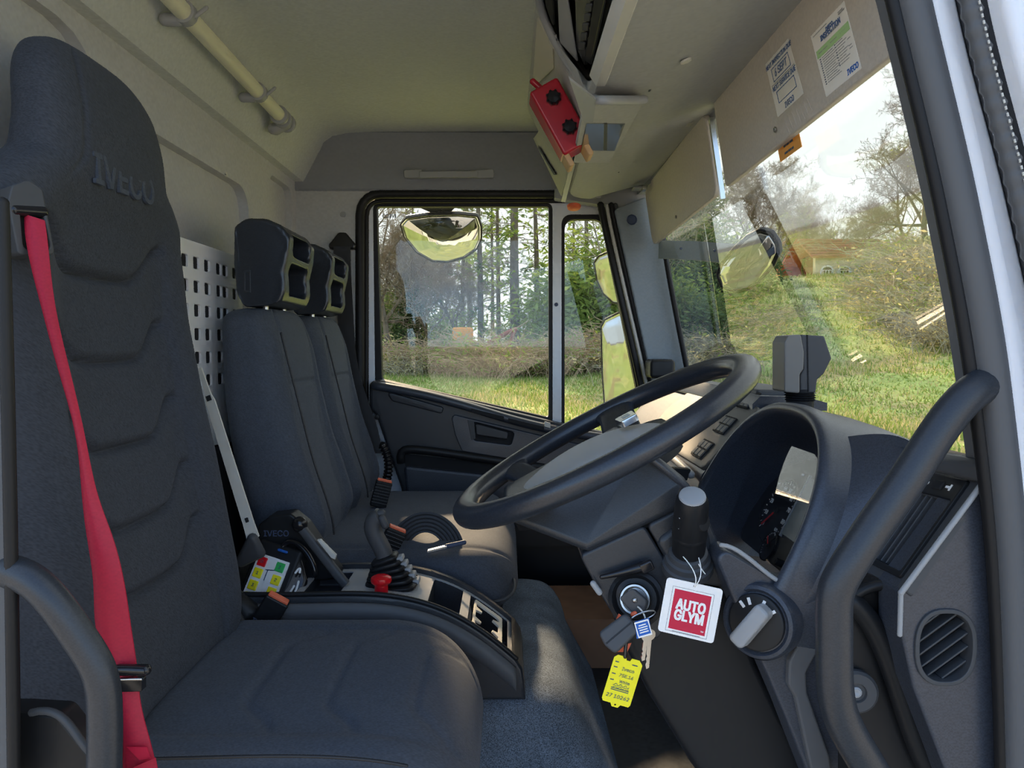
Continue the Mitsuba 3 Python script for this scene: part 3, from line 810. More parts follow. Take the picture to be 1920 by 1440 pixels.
k = obj('trim_3', slab([(1152, 392), (1212, 368), (1246, 478), (1290, 705), (1300, 760), (1232, 760)], 2.53, 0.10, 0.012, 0.012, nb=3), 'm_pillar', label='blue grey passenger windscreen pillar trim', kind='structure')
obj('plug', lathe([(0, 0.002), (0.009, 0.003), (0.013, 0.001), (0.015, 0.003), (0.017, 0)], at(1185, 412, 2.528), (0, -1, 0), 18), 'm_ink', k)
for nm, dx, m, r in (('pillar_seal', -14, 'm_rubber', .011), ('pillar_seal', -3, 'm_pale', .006), ('pillar_seal', 6, 'm_rubber', .009), ('pillar_seal', 14, 'm_midgrey', .007)):
    pth = spline([at(1140 + dx, 384, 2.55), at(1160 + dx, 480, 2.55), at(1190 + dx, 610, 2.55), at(1216 + dx, 725, 2.55), at(1228 + dx, 790, 2.55)], 20)
    obj(nm, tube(pth, r, 10), m, k, smooth=True)
obj('trim_4', slab([(1040, 352), (1215, 352), (1215, 396), (1150, 400), (1140, 386), (1040, 372)], 2.57, 0.05, 0.008, 0.008), 'm_greyplastic', label='grey corner trim between passenger header and windscreen pillar', kind='structure')

# windscreen: one curved sheet


def wsx(y, z): return 0.632 - 0.205 * (z - 1.80) - 0.030 * ((y - 1.7) / 0.9) ** 2


wy, wz = np.meshgrid(np.linspace(YD, 2.60, 25), np.linspace(1.78, 2.58, 13), indexing='ij')
obj('windscreen', loft(np.stack([wsx(wy, wz), wy, wz], -1), caps=False, closed=False), 'm_windscreen', smooth=True, label='large curved glass windscreen', kind='structure')
gk = spline([at(1243, 440, 2.50), at(1250, 490, 2.50), at(1270, 600, 2.50), at(1290, 702, 2.50), at(1300, 760, 2.50)], 24)
obj('trim_5', tube(gk, 0.009, 10), 'm_rubber', smooth=True, label='black windscreen rubber beside the passenger pillar', kind='structure')
obj('trim_6', loft([[(wsx(y, z) + dx, y, z) for dx, z in ((-0.03, 2.50), (0.02, 2.50), (0.02, 2.75), (-0.03, 2.75))] for y in np.linspace(YD, 2.62, 12)]), 'm_header', smooth=40, label='header rail above the windscreen', kind='structure')

# driver's windscreen pillar, right edge of the view: seals, painted body, hinge side seal of the open door
def edge_px(dx0, dx1, dx2):
    ys = [-160, 0, 390, 700, 1090, 1440, 1560]
    xs = [1628, 1668, 1759, 1815, 1859, 1873, 1875]
    return ys, [x + (dx0 if y <= 0 else dx1 if y < 1000 else dx2) for x, y in zip(xs, ys)]


def pillar_band(key, a, b, Y, depth, m, parent=None, bev=.006, **kw):
    ys = [-160, 0, 390, 700, 1090, 1440, 1560]
    L = interp(ys, a, np.linspace(-160, 1560, 40)); R = interp(ys, b, np.linspace(-160, 1560, 40))
    q = np.linspace(-160, 1560, 40)
    pl = [tuple(at(x, y, Y)[[0, 2]]) for x, y in zip(L, q)] + [tuple(at(x, y, Y)[[0, 2]]) for x, y in zip(R[::-1], q[::-1])]
    return obj(key, plate(Polygon(pl), (0, Y, 0), XA, ZA, depth, bev, nb=3), m, parent, smooth=40, **kw)


B0 = np.array([1628, 1668, 1759, 1815, 1859, 1873, 1875.])
W0 = np.array([1716, 1748, 1838, 1894, 1930, 1940, 1942.])
W1 = np.array([1772, 1802, 1900, 1962, 2000, 2010, 2012.])
pr = pillar_band('trim_7', B0 + 6, W0 + 4, 0.795, 0.03, 'm_pillargrey', bev=.008, label='dark grey trim of the driver windscreen pillar at the right edge', kind='structure')


def px_path(xs, Y, n=40):
    ys = [-160, 0, 390, 700, 1090, 1440, 1560]
    q = np.linspace(-160, 1560, n); x = interp(ys, xs, q)
    return np.array([at(a, b, Y) for a, b in zip(x, q)])


for dx, r, m in ((8, .008, 'm_rubber'), (24, .009, 'm_rubber'), (41, .009, 'm_pillargrey')):
    obj('seal_lip', tube(px_path(B0 + dx, 0.785), r, 10), m, pr, smooth=True)
obj('seal_bulb', tube(px_path(B0 * 0.45 + W0 * 0.55 + 4, 0.778), .016, 14), 'm_pillargrey', pr, smooth=True)
pb = pillar_band('trim_8', W0, W1, 0.76, 0.06, 'm_paint', bev=.012, label='white painted body pillar beside the open driver door', kind='structure')
dd = 'door_2'
labels[dd] = {'label': 'edge of the open driver door with ribbed black seal and white skin at the upper right', 'kind': 'structure'}
rib = px_path(W1 + 20, 0.735, 150)
obj('ribbed_seal', tube(rib, 0.0105 + 0.0014 * np.sin(np.arange(150) * 2.09), 12), 'm_pillargrey', dd, smooth=True)
obj('seal_strip', tube(px_path(W1 + 38, 0.73), 0.007, 10), 'm_blackmatt', dd, smooth=True)
st = px_path(W1 + 34, 0.722, 140)
obj('stitching', cat([tube([a, a * 0.45 + b * 0.55], 0.0011, 5, round_ends=False) for a, b in zip(st[:-1], st[1:])]), 'm_pale', dd)
pillar_band('door_edge', W1 + 42, W1 + 86, 0.73, 0.05, 'm_pillargrey', dd, bev=.01)
pillar_band('door_skin', W1 + 84, W1 + 240, 0.70, 0.06, 'm_paint', dd, bev=.01, label='white door skin')
# driver's door rear pillar at the left edge
sx = [(-60, 300), (2, 420), (12, 700), (18, 1000), (24, 1300), (26, 1500), (-80, 1500), (-120, 300)]
ls = obj('trim_9', slab(sx, 0.74, 0.010, 0.004), 'm_pillargrey', smooth=40, label='grey door pillar seal at the left edge of the view', kind='structure')
obj('seal_lip', tube(spline([at(4, 380, .735), at(14, 720, .735), at(21, 1050, .735), at(27, 1500, .735)], 20), .006, 10), 'm_rubber', ls, smooth=True)
# outer skin of the cab that keeps the daylight out elsewhere
sk = box(-0.84, -0.78, YD - 0.08, 2.68, 1.0, 2.80)
obj('trim_10', cat(sk, box(-0.84, 0.66, YD - 0.08, 2.68, 2.75, 2.80), box(-0.84, 0.9, YD - .08, 2.68, 1.02, 1.08), box(-0.84, -0.50, YD - 0.06, YD, 1.05, 1.45), box(-0.84, -0.64, YD - 0.06, YD, 1.45, 2.75)), 'm_paint', label='white outer skin of the cab around the interior', kind='structure')
# ---------------------------------------------------------------- seats
def seat_back(rows, groove=None, n=180, m=120, p=3.2, texture=None):
    """rows: (z, y centre, half width, x front, thickness, side bolster); groove(t, z) -> depth taken off the front"""
    r = np.array(rows, float); q = np.linspace(0, 1, n)
    s = np.r_[0, np.cumsum(np.hypot(np.diff(r[:, 0]), 0.3 * np.diff(r[:, 2])))]; s /= s[-1]
    c = [interp(s, r[:, k], q) for k in range(6)]
    a = np.linspace(0, 2 * np.pi, m, endpoint=False)
    ca, sa = np.cos(a), np.sin(a)
    t = np.sign(ca) * np.abs(ca) ** (2 / p); d = np.sign(sa) * np.abs(sa) ** (2 / p)
    secs = []
    for k in range(n):
        z, yc, hw, xf, th, bol = [c[j][k] for j in range(6)]
        x = xf - th / 2 + th / 2 * d
        front = np.clip(d, 0, 1) ** 0.5
        x = x + front * bol * (S(0.45, 0.80, np.abs(t)) - 0.0)
        if groove is not None: x = x - front * groove(t, z)
        secs.append(np.c_[x, yc + hw * t, np.full(m, z)])
    return loft(secs)


def line_groove(t, z, fn, w, dep):
    return dep * np.exp(-((z - fn(t)) / w) ** 2)


ds = thing('driver_seat', 'large black fabric driver seat with integral headrest, nearest the camera at the left', 'seat')
YC = 1.15
GR = [2.105, 1.985, 1.862, 1.752, 1.66]


def dgroove(t, z):
    t = np.asarray(t); g = 0 * t
    tt = (t - -0.08) / 0.66
    inside = S(1.02, 0.95, np.abs(tt))
    for z0 in GR:
        dip = 0.055 * S(0.42, 0.95, np.abs(tt)) - 0.006 * (1 - np.abs(tt))
        dz = z - (z0 + dip)
        g = g + inside * (0.011 * np.exp(-(dz / 0.007) ** 2) + 0.009 * np.where(dz < 0, np.exp(dz / 0.028), 0))
    edge = np.abs(np.abs(tt) - 1.0)
    seam = S(2.16, 2.10, z)
    g = g + seam * 0.007 * np.exp(-(edge / 0.022) ** 2)
    # vertical seam down the face of the headrest's side and the crease at the shoulder
    g = g + 0.0045 * np.exp(-((t + 0.66) / 0.022) ** 2) * S(2.20, 2.26, z) * S(2.42, 2.39, z)
    g = g + 0.0045 * np.exp(-((t - 0.80) / 0.022) ** 2) * S(2.20, 2.26, z) * S(2.42, 2.39, z) * 0.4
    return g


back = seat_back([(2.420, YC, 0.030, -0.612, 0.020, 0), (2.414, YC, 0.090, -0.597, 0.045, 0), (2.395, YC, 0.126, -0.580, 0.070, 0), (2.355, YC, 0.152, -0.562, 0.088, 0), (2.29, YC, 0.164, -0.551, 0.095, 0.0),
                  (2.256, YC, 0.170, -0.550, 0.100, 0), (2.228, YC, 0.206, -0.553, 0.110, 0.003), (2.195, YC, 0.246, -0.563, 0.125, 0.012), (2.165, YC, 0.258, -0.572, 0.135, 0.020), (2.08, YC, 0.267, -0.580, 0.145, 0.036), (1.95, YC, 0.268, -0.565, 0.15, 0.042),
                  (1.80, YC, 0.270, -0.538, 0.15, 0.044), (1.65, YC, 0.270, -0.510, 0.15, 0.042), (1.54, YC, 0.262, -0.486, 0.14, 0.030), (1.48, YC, 0.250, -0.48, 0.11, 0.01), (1.465, YC, 0.20, -0.49, 0.06, 0.0)], dgroove, 300, 200)
obj('backrest', back, 'm_fabric', ds, smooth=True)
nrm = unit((1, 0, 0.17))
obj('embossed_lettering', text('IVECO', 0.040, (-0.5543, 1.137, 2.240), YA, (-0.05, 0, 1), 0.0045), 'm_fabric_fine', ds, label='embossed lettering on the headrest')


def cushion(x0, x1, yc, hw, ztop, zbot, nose, bol, groove=None, n=150, m=140, p=3.0):
    q = np.linspace(0, 1, n); a = np.linspace(0, 2 * np.pi, m, endpoint=False)
    ca, sa = np.cos(a), np.sin(a)
    t = np.sign(ca) * np.abs(ca) ** (2 / p); d = np.sign(sa) * np.abs(sa) ** (2 / p)
    secs = []
    for u in q:
        x = x0 + (x1 - x0) * (1 - (1 - u) ** 1.6) if True else 0
        e = max(0.0, (x - (x1 - nose)) / nose); sh = (1 - e ** 2.6) ** 0.5 if e < 1 else 0.02
        b = max(0.0, ((x0 + 0.05) - x) / 0.05); sh *= (1 - 0.5 * b ** 2)
        zm = (ztop + zbot) / 2 + 0.0; hh = (ztop - zbot) / 2
        zc = zm - (1 - sh) * hh * 0.45
        w = hw * (1 - 0.10 * e ** 3) * (0.6 + 0.4 * sh if e > 0 else 1)
        z = zc + hh * sh * d
        top = np.clip(d, 0, 1) ** 0.5
        z = z + top * bol * S(0.55, 0.85, np.abs(t)) * (1 - e)
        if groove is not None: z = z - top * groove(t, x)
        secs.append(np.c_[np.full(m, x), yc + w * t, z])
    return loft(secs)


def cgroove(t, x):
    g = 0.005 * np.exp(-((np.abs(t) - 0.66) / 0.018) ** 2)
    for k, xx in enumerate((-0.36, -0.25, -0.13)):
        v = xx + 0.05 * S(0.35, 0.62, np.abs(t))
        g = g + 0.005 * np.exp(-((x - v) / 0.008) ** 2) * S(0.66, 0.62, np.abs(t))
    g = g + 0.004 * np.exp(-((t + 0.88) / 0.012) ** 2)
    return g


obj('cushion', cushion(-0.52, -0.040, YC, 0.275, 1.512, 1.33, 0.16, 0.020, cgroove), 'm_fabric_fine', ds, smooth=True)
obj('cushion_piping', tube(spline([(-.42, .905, 1.508), (-.30, .902, 1.512), (-.20, .902, 1.510), (-.12, .905, 1.498)], 24), .0022, 6), 'm_belt_black', ds, smooth=True)
obj('seat_base', rbox((0.42, 0.42, 0.24), 0.03, (-0.27, YC, 1.245)), 'm_blackmatt', ds)
obj('seat_side_cover', slab([(866, 1340), (884, 1330), (893, 1380), (893, 1500), (868, 1500)], 1.33, 0.05, 0.008, .006), 'm_gloss', ds)
# recliner hinge and levers between backrest and cushion on the far side
obj('recliner_cover', hull([at(385, 1190, 1.42), at(432, 1120, 1.44), at(470, 1150, 1.44), at(440, 1200, 1.44)], 0.022), 'm_black', ds)
obj('recliner_trim', tube(spline([at(425, 1130, 1.415), at(443, 1148, 1.41), at(455, 1168, 1.41), at(464, 1190, 1.41)], 12), 0.006, 8), 'm_midgrey', ds)
obj('recliner_trim', tube(spline([at(410, 1142, 1.405), at(430, 1158, 1.40), at(448, 1186, 1.40)], 12), 0.0045, 8), 'm_midgrey', ds)
obj('hinge_bolt', lathe([(0, .012), (.008, .01), (.011, 0)], at(376, 1198, 1.36), (0.6, -0.7, 0.2), 14), 'm_steel', ds)
# belt outlet on the shoulder
oc = at(64, 412, 0.905)
ox = unit((0.45, 0.80, 0.10)); oz = unit(A(-0.12, -0.02, 1) - ox * np.dot(A(-0.12, -0.02, 1), ox))
bez = plate(rpoly([(-.022, -.042), (.020, -.042), (.020, .034), (.006, .044), (-.014, .036), (-.022, .018)], .006), oc + A(0.004, -0.012, 0), ox, oz, 0.03, 0.005, [rpoly([(-.015, -.036), (.016, -.036), (.015, .012), (-.010, .012)], .006)], nb=3)
ob = obj('belt_outlet', bez, 'm_midgrey', ds, label='grey belt outlet bezel on the shoulder')
obj('slot', plate([(-.018, -.04), (.018, -.04), (.018, .016), (-.018, .016)], oc + A(-.003, -.004, 0), ox, oz, 0.012), 'm_blackmatt', ob)
obj('roller', tube([oc + ox * -.016 + A(.0, -.010, .008), oc + ox * .016 + A(.0, -.010, .008)], 0.0065, 12), 'm_gloss', ob)

# red seat belt, its upper end in the outlet, its lower end anchored below the cushion
LX = [(46, 402), (52, 470), (76, 570), (108, 690), (142, 820), (154, 930), (164, 1010), (176, 1100), (183, 1190), (212, 1262), (224, 1330), (228, 1400), (236, 1470)]
RX = [(84, 414), (92, 480), (104, 575), (130, 690), (160, 820), (184, 930), (212, 1010), (234, 1100), (246, 1180), (257, 1255), (264, 1320), (280, 1385), (296, 1470)]
DY = [.893, .878, .862, .850, .842, .838, .836, .835, .834, .832, .828, .824, .82]
Lp, Rp = [spline([at(x, y, d + (0.004 if s else 0)) for (x, y), d in zip(P, DY)], 70) for s, P in ((0, LX), (1, RX))]
thk = 0.0012
secs = []
for a, b, k in zip(Lp, Rp, range(70)):
    nn = unit(np.cross(b - a, Lp[min(k + 1, 69)] - Lp[max(k - 1, 0)]))
    row = [a + (b - a) * w - nn * thk + A(0, -0.004 * math.sin(math.pi * w), 0) for w in np.linspace(0, 1, 7)] + [a + (b - a) * w + nn * thk + A(0, -0.004 * math.sin(math.pi * w), 0) for w in np.linspace(1, 0, 7)]
    secs.append(row)
sb = thing('red_seat_belt', 'bright red seat belt running down the near edge of the driver seat', 'seat belt')
obj('webbing', loft(secs), 'm_belt_red', sb, smooth=40)
obj('belt_tongue', cat(tube([at(222, 1256, .822), at(274, 1256, .822)], 0.0062, 10), slab([(223, 1275), (266, 1274), (266, 1297), (223, 1298)], .822, .010, .002, .002)), 'm_gloss', sb)
obj('tongue_rail', slab([(223, 1273), (266, 1272), (266, 1277), (223, 1278)], .819, .004, .001), 'm_steel', sb)
obj('belt_label', quad4(*(at(x, y, .817) for x, y in ((238, 1400), (276, 1400), (283, 1422), (262, 1424)))), 'm_tagred', sb)
obj('anchor_fold', quad4(*(at(x, y, .812) for x, y in ((246, 1440), (292, 1420), (302, 1470), (250, 1475)))), 'm_belt_red', sb)

# near grab handle at the left, foreground
gh = thing('grab_handle', 'black bent grab handle in front of the driver seat at the lower left', 'handle')
hp = spline([at(20, 1072, .745), at(64, 1092, .735), at(100, 1128, .73), at(150, 1198, .73), at(186, 1262, .73), at(196, 1330, .73), at(196, 1420, .73), at(196, 1560, .735)], 50)
obj('bar', tube(hp, 0.0145, 18, flat=1.15), 'm_dark', gh, smooth=True)
obj('mount', slab([(26, 1335), (110, 1340), (152, 1395), (190, 1440), (190, 1560), (-20, 1560), (-20, 1335)], .765, .03, .01, .01), 'm_black', gh)
obj('mount_trim', tube(spline([at(60, 1336, .76), at(112, 1342, .758), at(140, 1372, .756), at(168, 1408, .756)], 12), .004, 8), 'm_midgrey', gh)

# passenger bench: two backrests with open headrests and one cushion
def pgroove(t, z):
    g = 0.006 * np.exp(-((t + 0.62) / 0.03) ** 2) + 0.006 * np.exp(-((t - 0.62) / 0.03) ** 2)
    g = g + 0.006 * np.exp(-((z - 1.915) / 0.006) ** 2) * S(.62, .58, np.abs(t))
    return g


bn = thing('passenger_bench', 'double black fabric passenger bench with two backrests and two headrests beside the passenger door', 'seat')


def bench_back(yc, hw):
    b = seat_back([(2.088, yc, hw * .50, -0.545, 0.06, 0), (2.082, yc, hw * .74, -0.533, 0.095, 0), (2.062, yc, hw * .90, -0.520, 0.125, 0.0), (2.00, yc, hw * .96, -0.505, 0.14, 0.008), (1.90, yc, hw * .98, -0.492, 0.15, 0.016), (1.78, yc, hw, -0.472, 0.155, 0.026),
                   (1.68, yc, hw, -0.445, 0.165, 0.034), (1.60, yc, hw * .98, -0.425, 0.165, 0.034), (1.54, yc, hw * .92, -0.43, 0.14, 0.012), (1.51, yc, hw * .80, -0.44, 0.08, 0.0)], pgroove, 150, 130)
    t = obj('backrest', b, 'm_fabric_fine', bn, smooth=True)
    obj('side_piping', tube(spline([(x, yc - hw * .80, z) for x, z in ((-.50, 2.03), (-.474, 1.92), (-.455, 1.84), (-.430, 1.74), (-.398, 1.64), (-.388, 1.58))], 24), 0.0022, 6), 'm_belt_black', t, smooth=True)
    return t


mb = bench_back(1.885, 0.205)
ob_ = bench_back(2.312, 0.205)
obj('scuff', tube(spline([at(498, 884, 1.688), at(512, 892, 1.688), at(524, 897, 1.687), at(530, 906, 1.687)], 10), 0.0018, 6), 'm_pale', mb, label='pale scuff on the side')


def headrest(yc):
    # side outline in x, z about (0, 0) = rear bottom
    out = [(-0.07, 2.088), (-0.015, 2.092), (0.012, 2.10), (0.022, 2.125), (0.020, 2.165), (0.030, 2.205), (0.034, 2.245), (0.014, 2.270), (-0.020, 2.284), (-0.062, 2.284), (-0.088, 2.268), (-0.092, 2.20), (-0.086, 2.12)]
    g0 = rpoly(out, 0.014)
    hw = 0.112
    m0 = man(plate(g0, (-0.515, yc - hw, 0), XA, ZA, 2 * hw, 0.0))
    body = m0
    for z0, z1 in ((2.120, 2.185), (2.208, 2.250)):
        c = hull([(-0.515 + x, yc + s * (hw - 0.052), z) for x in (-0.035, 0.10) for s in (-1, 1) for z in (z0 + .012, z1 - .012)], 0.016, 14)
        body = body - man(c)
    body = body.refine_to_length(0.005)
    q = unman(body); q = trimesh.Trimesh(q.vertices, q.faces, process=True)
    trimesh.smoothing.filter_taubin(q, lamb=0.5, nu=0.52, iterations=60)
    t = obj('headrest', q, 'm_leather', bn, smooth=True, label='headrest with two openings')
    for s in (-1, 1): obj('post', tube([(-0.55, yc + s * .07, 2.05), (-0.55, yc + s * .07, 2.13)], 0.007, 10), 'm_steel', t)
    obj('embossed_mark', plate([(0, 0), (.016, 0), (.016, .050), (0, .050)], (-0.585, yc - hw - .001, 2.12), XA, ZA, .003, .001, [[(.004, .006), (.012, .006), (.012, .044), (.004, .044)]]), 'm_dark', t)
    return t


headrest(1.845)
headrest(2.268)


def bgroove(t, x): return 0.004 * np.exp(-((t + 0.02) / 0.01) ** 2) * 0 + 0.004 * np.exp(-((np.abs(t) - 0.86) / 0.012) ** 2)


obj('cushion', cushion(-0.50, 0.028, 2.10, 0.40, 1.548, 1.375, 0.12, 0.006, bgroove, 110, 140, 4.5), 'm_fabric_fine', bn, smooth=True)
obj('piping', tube(spline([(-0.10, 1.712, 1.435), (-0.02, 1.715, 1.428), (0.008, 1.73, 1.436), (0.018, 1.76, 1.446), (0.016, 1.80, 1.452)], 30), 0.004, 8), 'm_midgrey', bn, smooth=True)
obj('bench_base', rbox((0.46, 0.80, 0.24), 0.04, (-0.24, 2.12, 1.26)), 'm_blackmatt', bn)

# perforated white plate on the rear wall behind the bench
pp = thing('perforated_plate', 'white perforated metal plate on the rear wall between the seats', 'plate')
PX = -0.668
pt = [(1.55, 1.86), (1.60, 1.79), (1.93, 1.76), (1.97, 1.80), (1.97, 2.205), (1.93, 2.225), (1.58, 2.225), (1.55, 2.20)]
hs = [[(y, z), (y + .032, z), (y + .032, z + .026), (y, z + .026)] for y in (1.605, 1.665, 1.725, 1.795, 1.835, 1.90) for z in (1.912, 1.963, 2.014, 2.065, 2.116, 2.167)]
obj('sheet', slabY(pt, PX, 0.005, 0.0015, 0.03, holes=hs, hr=.005), 'm_white', pp)
obj('backing', slabY([(1.57, 1.85), (1.95, 1.82), (1.95, 2.2), (1.57, 2.2)], PX - .0055, 0.004, 0), 'm_blackmatt', pp)
obj('dark_recess', rbox((0.05, 0.40, 0.30), 0.02, (-0.672, 1.72, 1.62)), 'm_blackmatt', pp)

# pale strut between the driver seat and the bench
sg = thing('pale_strut', 'long pale grey steel strut leaning between the driver seat and the middle backrest', 'strut')
a, b = at(374, 690, 1.52), at(474, 1010, 1.47)
dirv = unit(b - a); side = unit(np.cross(dirv, YA))
w = lambda p, q0, q1: None
obj('bar', loft([[p + side * (s * hw) + A(0, e, 0) for s, e in ((-1, 0), (1, 0), (1, .006), (-1, .006))] for p, hw in ((a, .003), (a + (b - a) * .16, .0055), (a + (b - a) * .20, .009), (b - dirv * .03, .0105), (b, .012))]), 'm_pale', sg)
obj('slot', loft([[p + side * (s * .0045) + A(0, e, 0) for s, e in ((-1, -.002), (1, -.002), (1, .001), (-1, .001))] for p in (a + (b - a) * .165, a + (b - a) * .195)]), 'm_blackmatt', sg)
obj('slot', loft([[p + side * (s * .003) + A(0, e, 0) for s, e in ((-1, -.002), (1, -.002), (1, .001), (-1, .001))] for p in (a + (b - a) * .88, a + (b - a) * .905)]), 'm_blackmatt', sg)
obj('foot', hull([b, b + A(.01, 0.01, -.03), b + A(-.03, 0.02, -.05)], .011), 'm_midgrey', sg)

# passenger belt on the door pillar
pbt = thing('passenger_belt', 'black passenger seat belt hanging from its guide on the door pillar', 'seat belt')
obj('guide', plate(rpoly([(-.042, -.022), (.042, -.022), (.045, -.006), (.012, .034), (-.012, .034), (-.045, -.006)], .008), at(641, 455, 2.575), XA, ZA, .022, .006, nb=3), 'm_gloss', pbt)
sec = []
for px, py, hw, Y in ((641, 462, .028, 2.572), (643, 520, .027, 2.575), (648, 600, .026, 2.575), (655, 680, .026, 2.575), (672, 740, .025, 2.57), (690, 790, .024, 2.56), (702, 850, .024, 2.55)):
    c = at(px, py, Y); sec.append([c + A(-hw, 0, 0), c + A(hw, 0, 0), c + A(hw, .004, 0), c + A(-hw, .004, 0)])
obj('webbing', loft(np.array([spline([q[i] for q in sec], 30) for i in range(4)]).transpose(1, 0, 2)), 'm_belt_black', pbt, smooth=30)
# ---------------------------------------------------------------- steering wheel
sw = thing('steering_wheel', 'large black leather steering wheel with grey centre pad', 'steering wheel')
WC = A(0.14, 1.13, 1.867); wd = unit(A(0.884, 0, 0.467)); wn = unit(np.cross(wd, YA))  # wn points up towards the driver
if wn[2] < 0: wn = -wn


def wp(u, v, h=0.0): return WC + u * wd + v * YA + h * wn


th = np.linspace(0, 2 * np.pi, 120, endpoint=False)
secs = []
pr_ = oval(0.0195, 0.0165, 20, 2.2)
for a in th:
    rd = math.cos(a) * wd + math.sin(a) * YA
    secs.append(WC + rd * 0.226 + pr_[:, :1] * rd + pr_[:, 1:] * wn)
secs = np.array(secs + [secs[0]])
obj('rim', loft(secs, caps=False), 'm_leather', sw, smooth=True)
obj('rim_seam', loft(np.array([[c + (0.2095 - 0.226) * 0 + q for q in (A(0, 0, 0),)] for c in [WC]]).repeat(2, 0).repeat(3, 1), caps=False), 'm_black', sw) if False else None


def spoke(u0, v0, u1, v1, w0, w1, h0, h1):
    q = np.linspace(0, 1, 14); p = np.array([wp(u0 + (u1 - u0) * t, v0 + (v1 - v0) * t, h0 + (h1 - h0) * (t * t * (3 - 2 * t))) for t in q])
    sd = unit(np.cross(p[-1] - p[0], wn)); e = oval(1, 1, 16, 2.6)
    ww = w0 + (w1 - w0) * q + 0.022 * np.clip((q - 0.7) / 0.3, 0, 1) ** 2
    return loft([c + e[:, :1] * sd * a + e[:, 1:] * wn * 0.010 for c, a in zip(p, ww)])


for v in (1, -1):
    obj('spoke', spoke(0.03, v * 0.06, 0.055, v * 0.222, 0.034, 0.030, -0.040, -0.002), 'm_leather', sw, smooth=True)
    obj('spoke', spoke(-0.10, v * 0.05, -0.155, v * 0.165, 0.022, 0.022, -0.040, -0.002), 'm_leather', sw, smooth=True)
# centre pad: a long shield-shaped dome
pad = []
uu = np.linspace(-0.165, 0.092, 40)
for u in uu:
    f = (u + 0.165) / 0.257
    hw = 0.088 * (1 - abs(2 * f - 1) ** 3.2) ** 0.5 * (0.80 + 0.25 * f)
    hw = max(hw, 0.004); ph = -0.030 + 0.026 * math.sin(math.pi * min(1, f * 1.02)) ** 0.7
    a = np.linspace(0, np.pi, 22)
    pts = [wp(u, hw * math.cos(t), ph - 0.014 + 0.020 * math.sin(t) ** 0.6) for t in a]
    pad.append(pts + [wp(u, -hw, -0.05), wp(u, hw, -0.05)])
obj('centre_pad', loft(pad), 'm_pad', sw, smooth=50, label='grey centre pad')
obj('pad_skirt', loft([[wp(u, s * 1.06 * 0.09 * (1 - abs(2 * f - 1) ** 3.2) ** 0.5 * (0.80 + 0.25 * f), h) for s, h in ((-1, -.06), (1, -.06), (1, -.022), (-1, -.022))] for f in np.linspace(0.02, 0.98, 30) for u in [-0.175 + 0.275 * f]]), 'm_black', sw, smooth=50)
bc_ = wp(0.045, 0.0, -0.0005)
obj('badge', plate(rpoly([(-.013, -.026), (.013, -.026), (.015, .026), (-.015, .026)], .004), bc_ + wn * .012, wd, np.cross(wn, wd), .010, .002), 'm_silver', sw, label='small square silver badge')
obj('badge_emblem', plate(rpoly([(-.006, -.012), (.006, -.012), (.006, .012), (-.006, .012)], .003), bc_ + wn * .0128, wd, np.cross(wn, wd), .002, .0005), 'm_screen', sw)
for k in range(6):
    obj('pad_louvre', orient(rbox((0.006, 0.060, 0.010), .002), wp(-0.186 + 0.008 * k, 0, -0.032), wd, YA), 'm_black', sw)
obj('hub', lathe([(.055, -.055), (.058, -.066), (.045, -.072)], WC, wn, 28), 'm_black', sw)

# ---------------------------------------------------------------- steering column
sc_ = thing('steering_column', 'black steering column with ignition housing and cowl below the wheel', 'steering column')
cow = hull([A(p[0], y, p[2]) for p, y0, y1 in [(at(958, 978, 1.0), 1.05, 1.22), (at(1160, 885, 1.0), 1.05, 1.22), (at(1205, 850, 1.0), 1.02, 1.24), (at(1272, 905, 1.0), 1.00, 1.25), (at(1258, 946, 1.0), 1.00, 1.25), (at(1102, 1018, 1.0), 1.00, 1.25), (at(1060, 985, 1.0), 1.02, 1.24)] for y in (y0, y1)], 0.010, 16)
obj('cowl', cow, 'm_dark', sc_, smooth=30)
obj('cowl_gap', slab([(1088, 1028), (1268, 944), (1286, 915), (1300, 950), (1268, 962), (1098, 1046)], 1.008, 0.22, 0), 'm_blackmatt', sc_)
obj('cowl_cap', tube(spline([at(1200, 842, 1.0), at(1235, 868, .995), at(1265, 893, .995), at(1284, 912, 1.0)], 12), .010, 10, flat=.6), 'm_dash', sc_, smooth=True)
obj('ignition_housing', slab([(1086, 1040), (1209, 985), (1268, 1085), (1262, 1150), (1235, 1200), (1172, 1190), (1124, 1112)], .995, 0.20, 0.010, .008, nb=3), 'm_dark', sc_)
obj('stalk_housing', slab([(1212, 984), (1284, 950), (1322, 955), (1345, 1010), (1376, 1105), (1276, 1090)], .992, 0.22, 0.010, .008, nb=3), 'm_dark', sc_)
obj('column_leg', slab([(1160, 1188), (1236, 1150), (1275, 1092), (1378, 1108), (1420, 1240), (1470, 1345), (1545, 1450), (1560, 1560), (1390, 1560), (1300, 1440), (1215, 1300)], 1.01, 0.16, 0.03, .02, nb=4), 'm_black', sc_)
obj('latch', hull([at(1112, 1094, .985), at(1124, 1111, .985)], .004), 'm_greyplastic', sc_)
ic = at(1193, 1123, .985)
idr = unit((-0.30, -0.9, 0.22))
obj('ignition_recess', lathe([(.036, -.004), (.036, .004), (.031, .006), (.028, .002), (.026, -.003)], ic, idr, 32), 'm_black', sc_)
ig = obj('ignition_ring', lathe([(.0205, -.004), (.0205, .010), (.019, .0125), (.0165, .0125), (.015, .009), (.014, .003), (0, .003)], ic, idr, 32), 'm_steel', sc_, label='bright metal ignition ring')
obj('steering_lock_arm', tube(spline([at(1128, 1082, .985), at(1170, 1072, .982), at(1205, 1062, .982)], 10), [.003 + .004 * i / 9 for i in range(10)], 8), 'm_gloss', sc_)
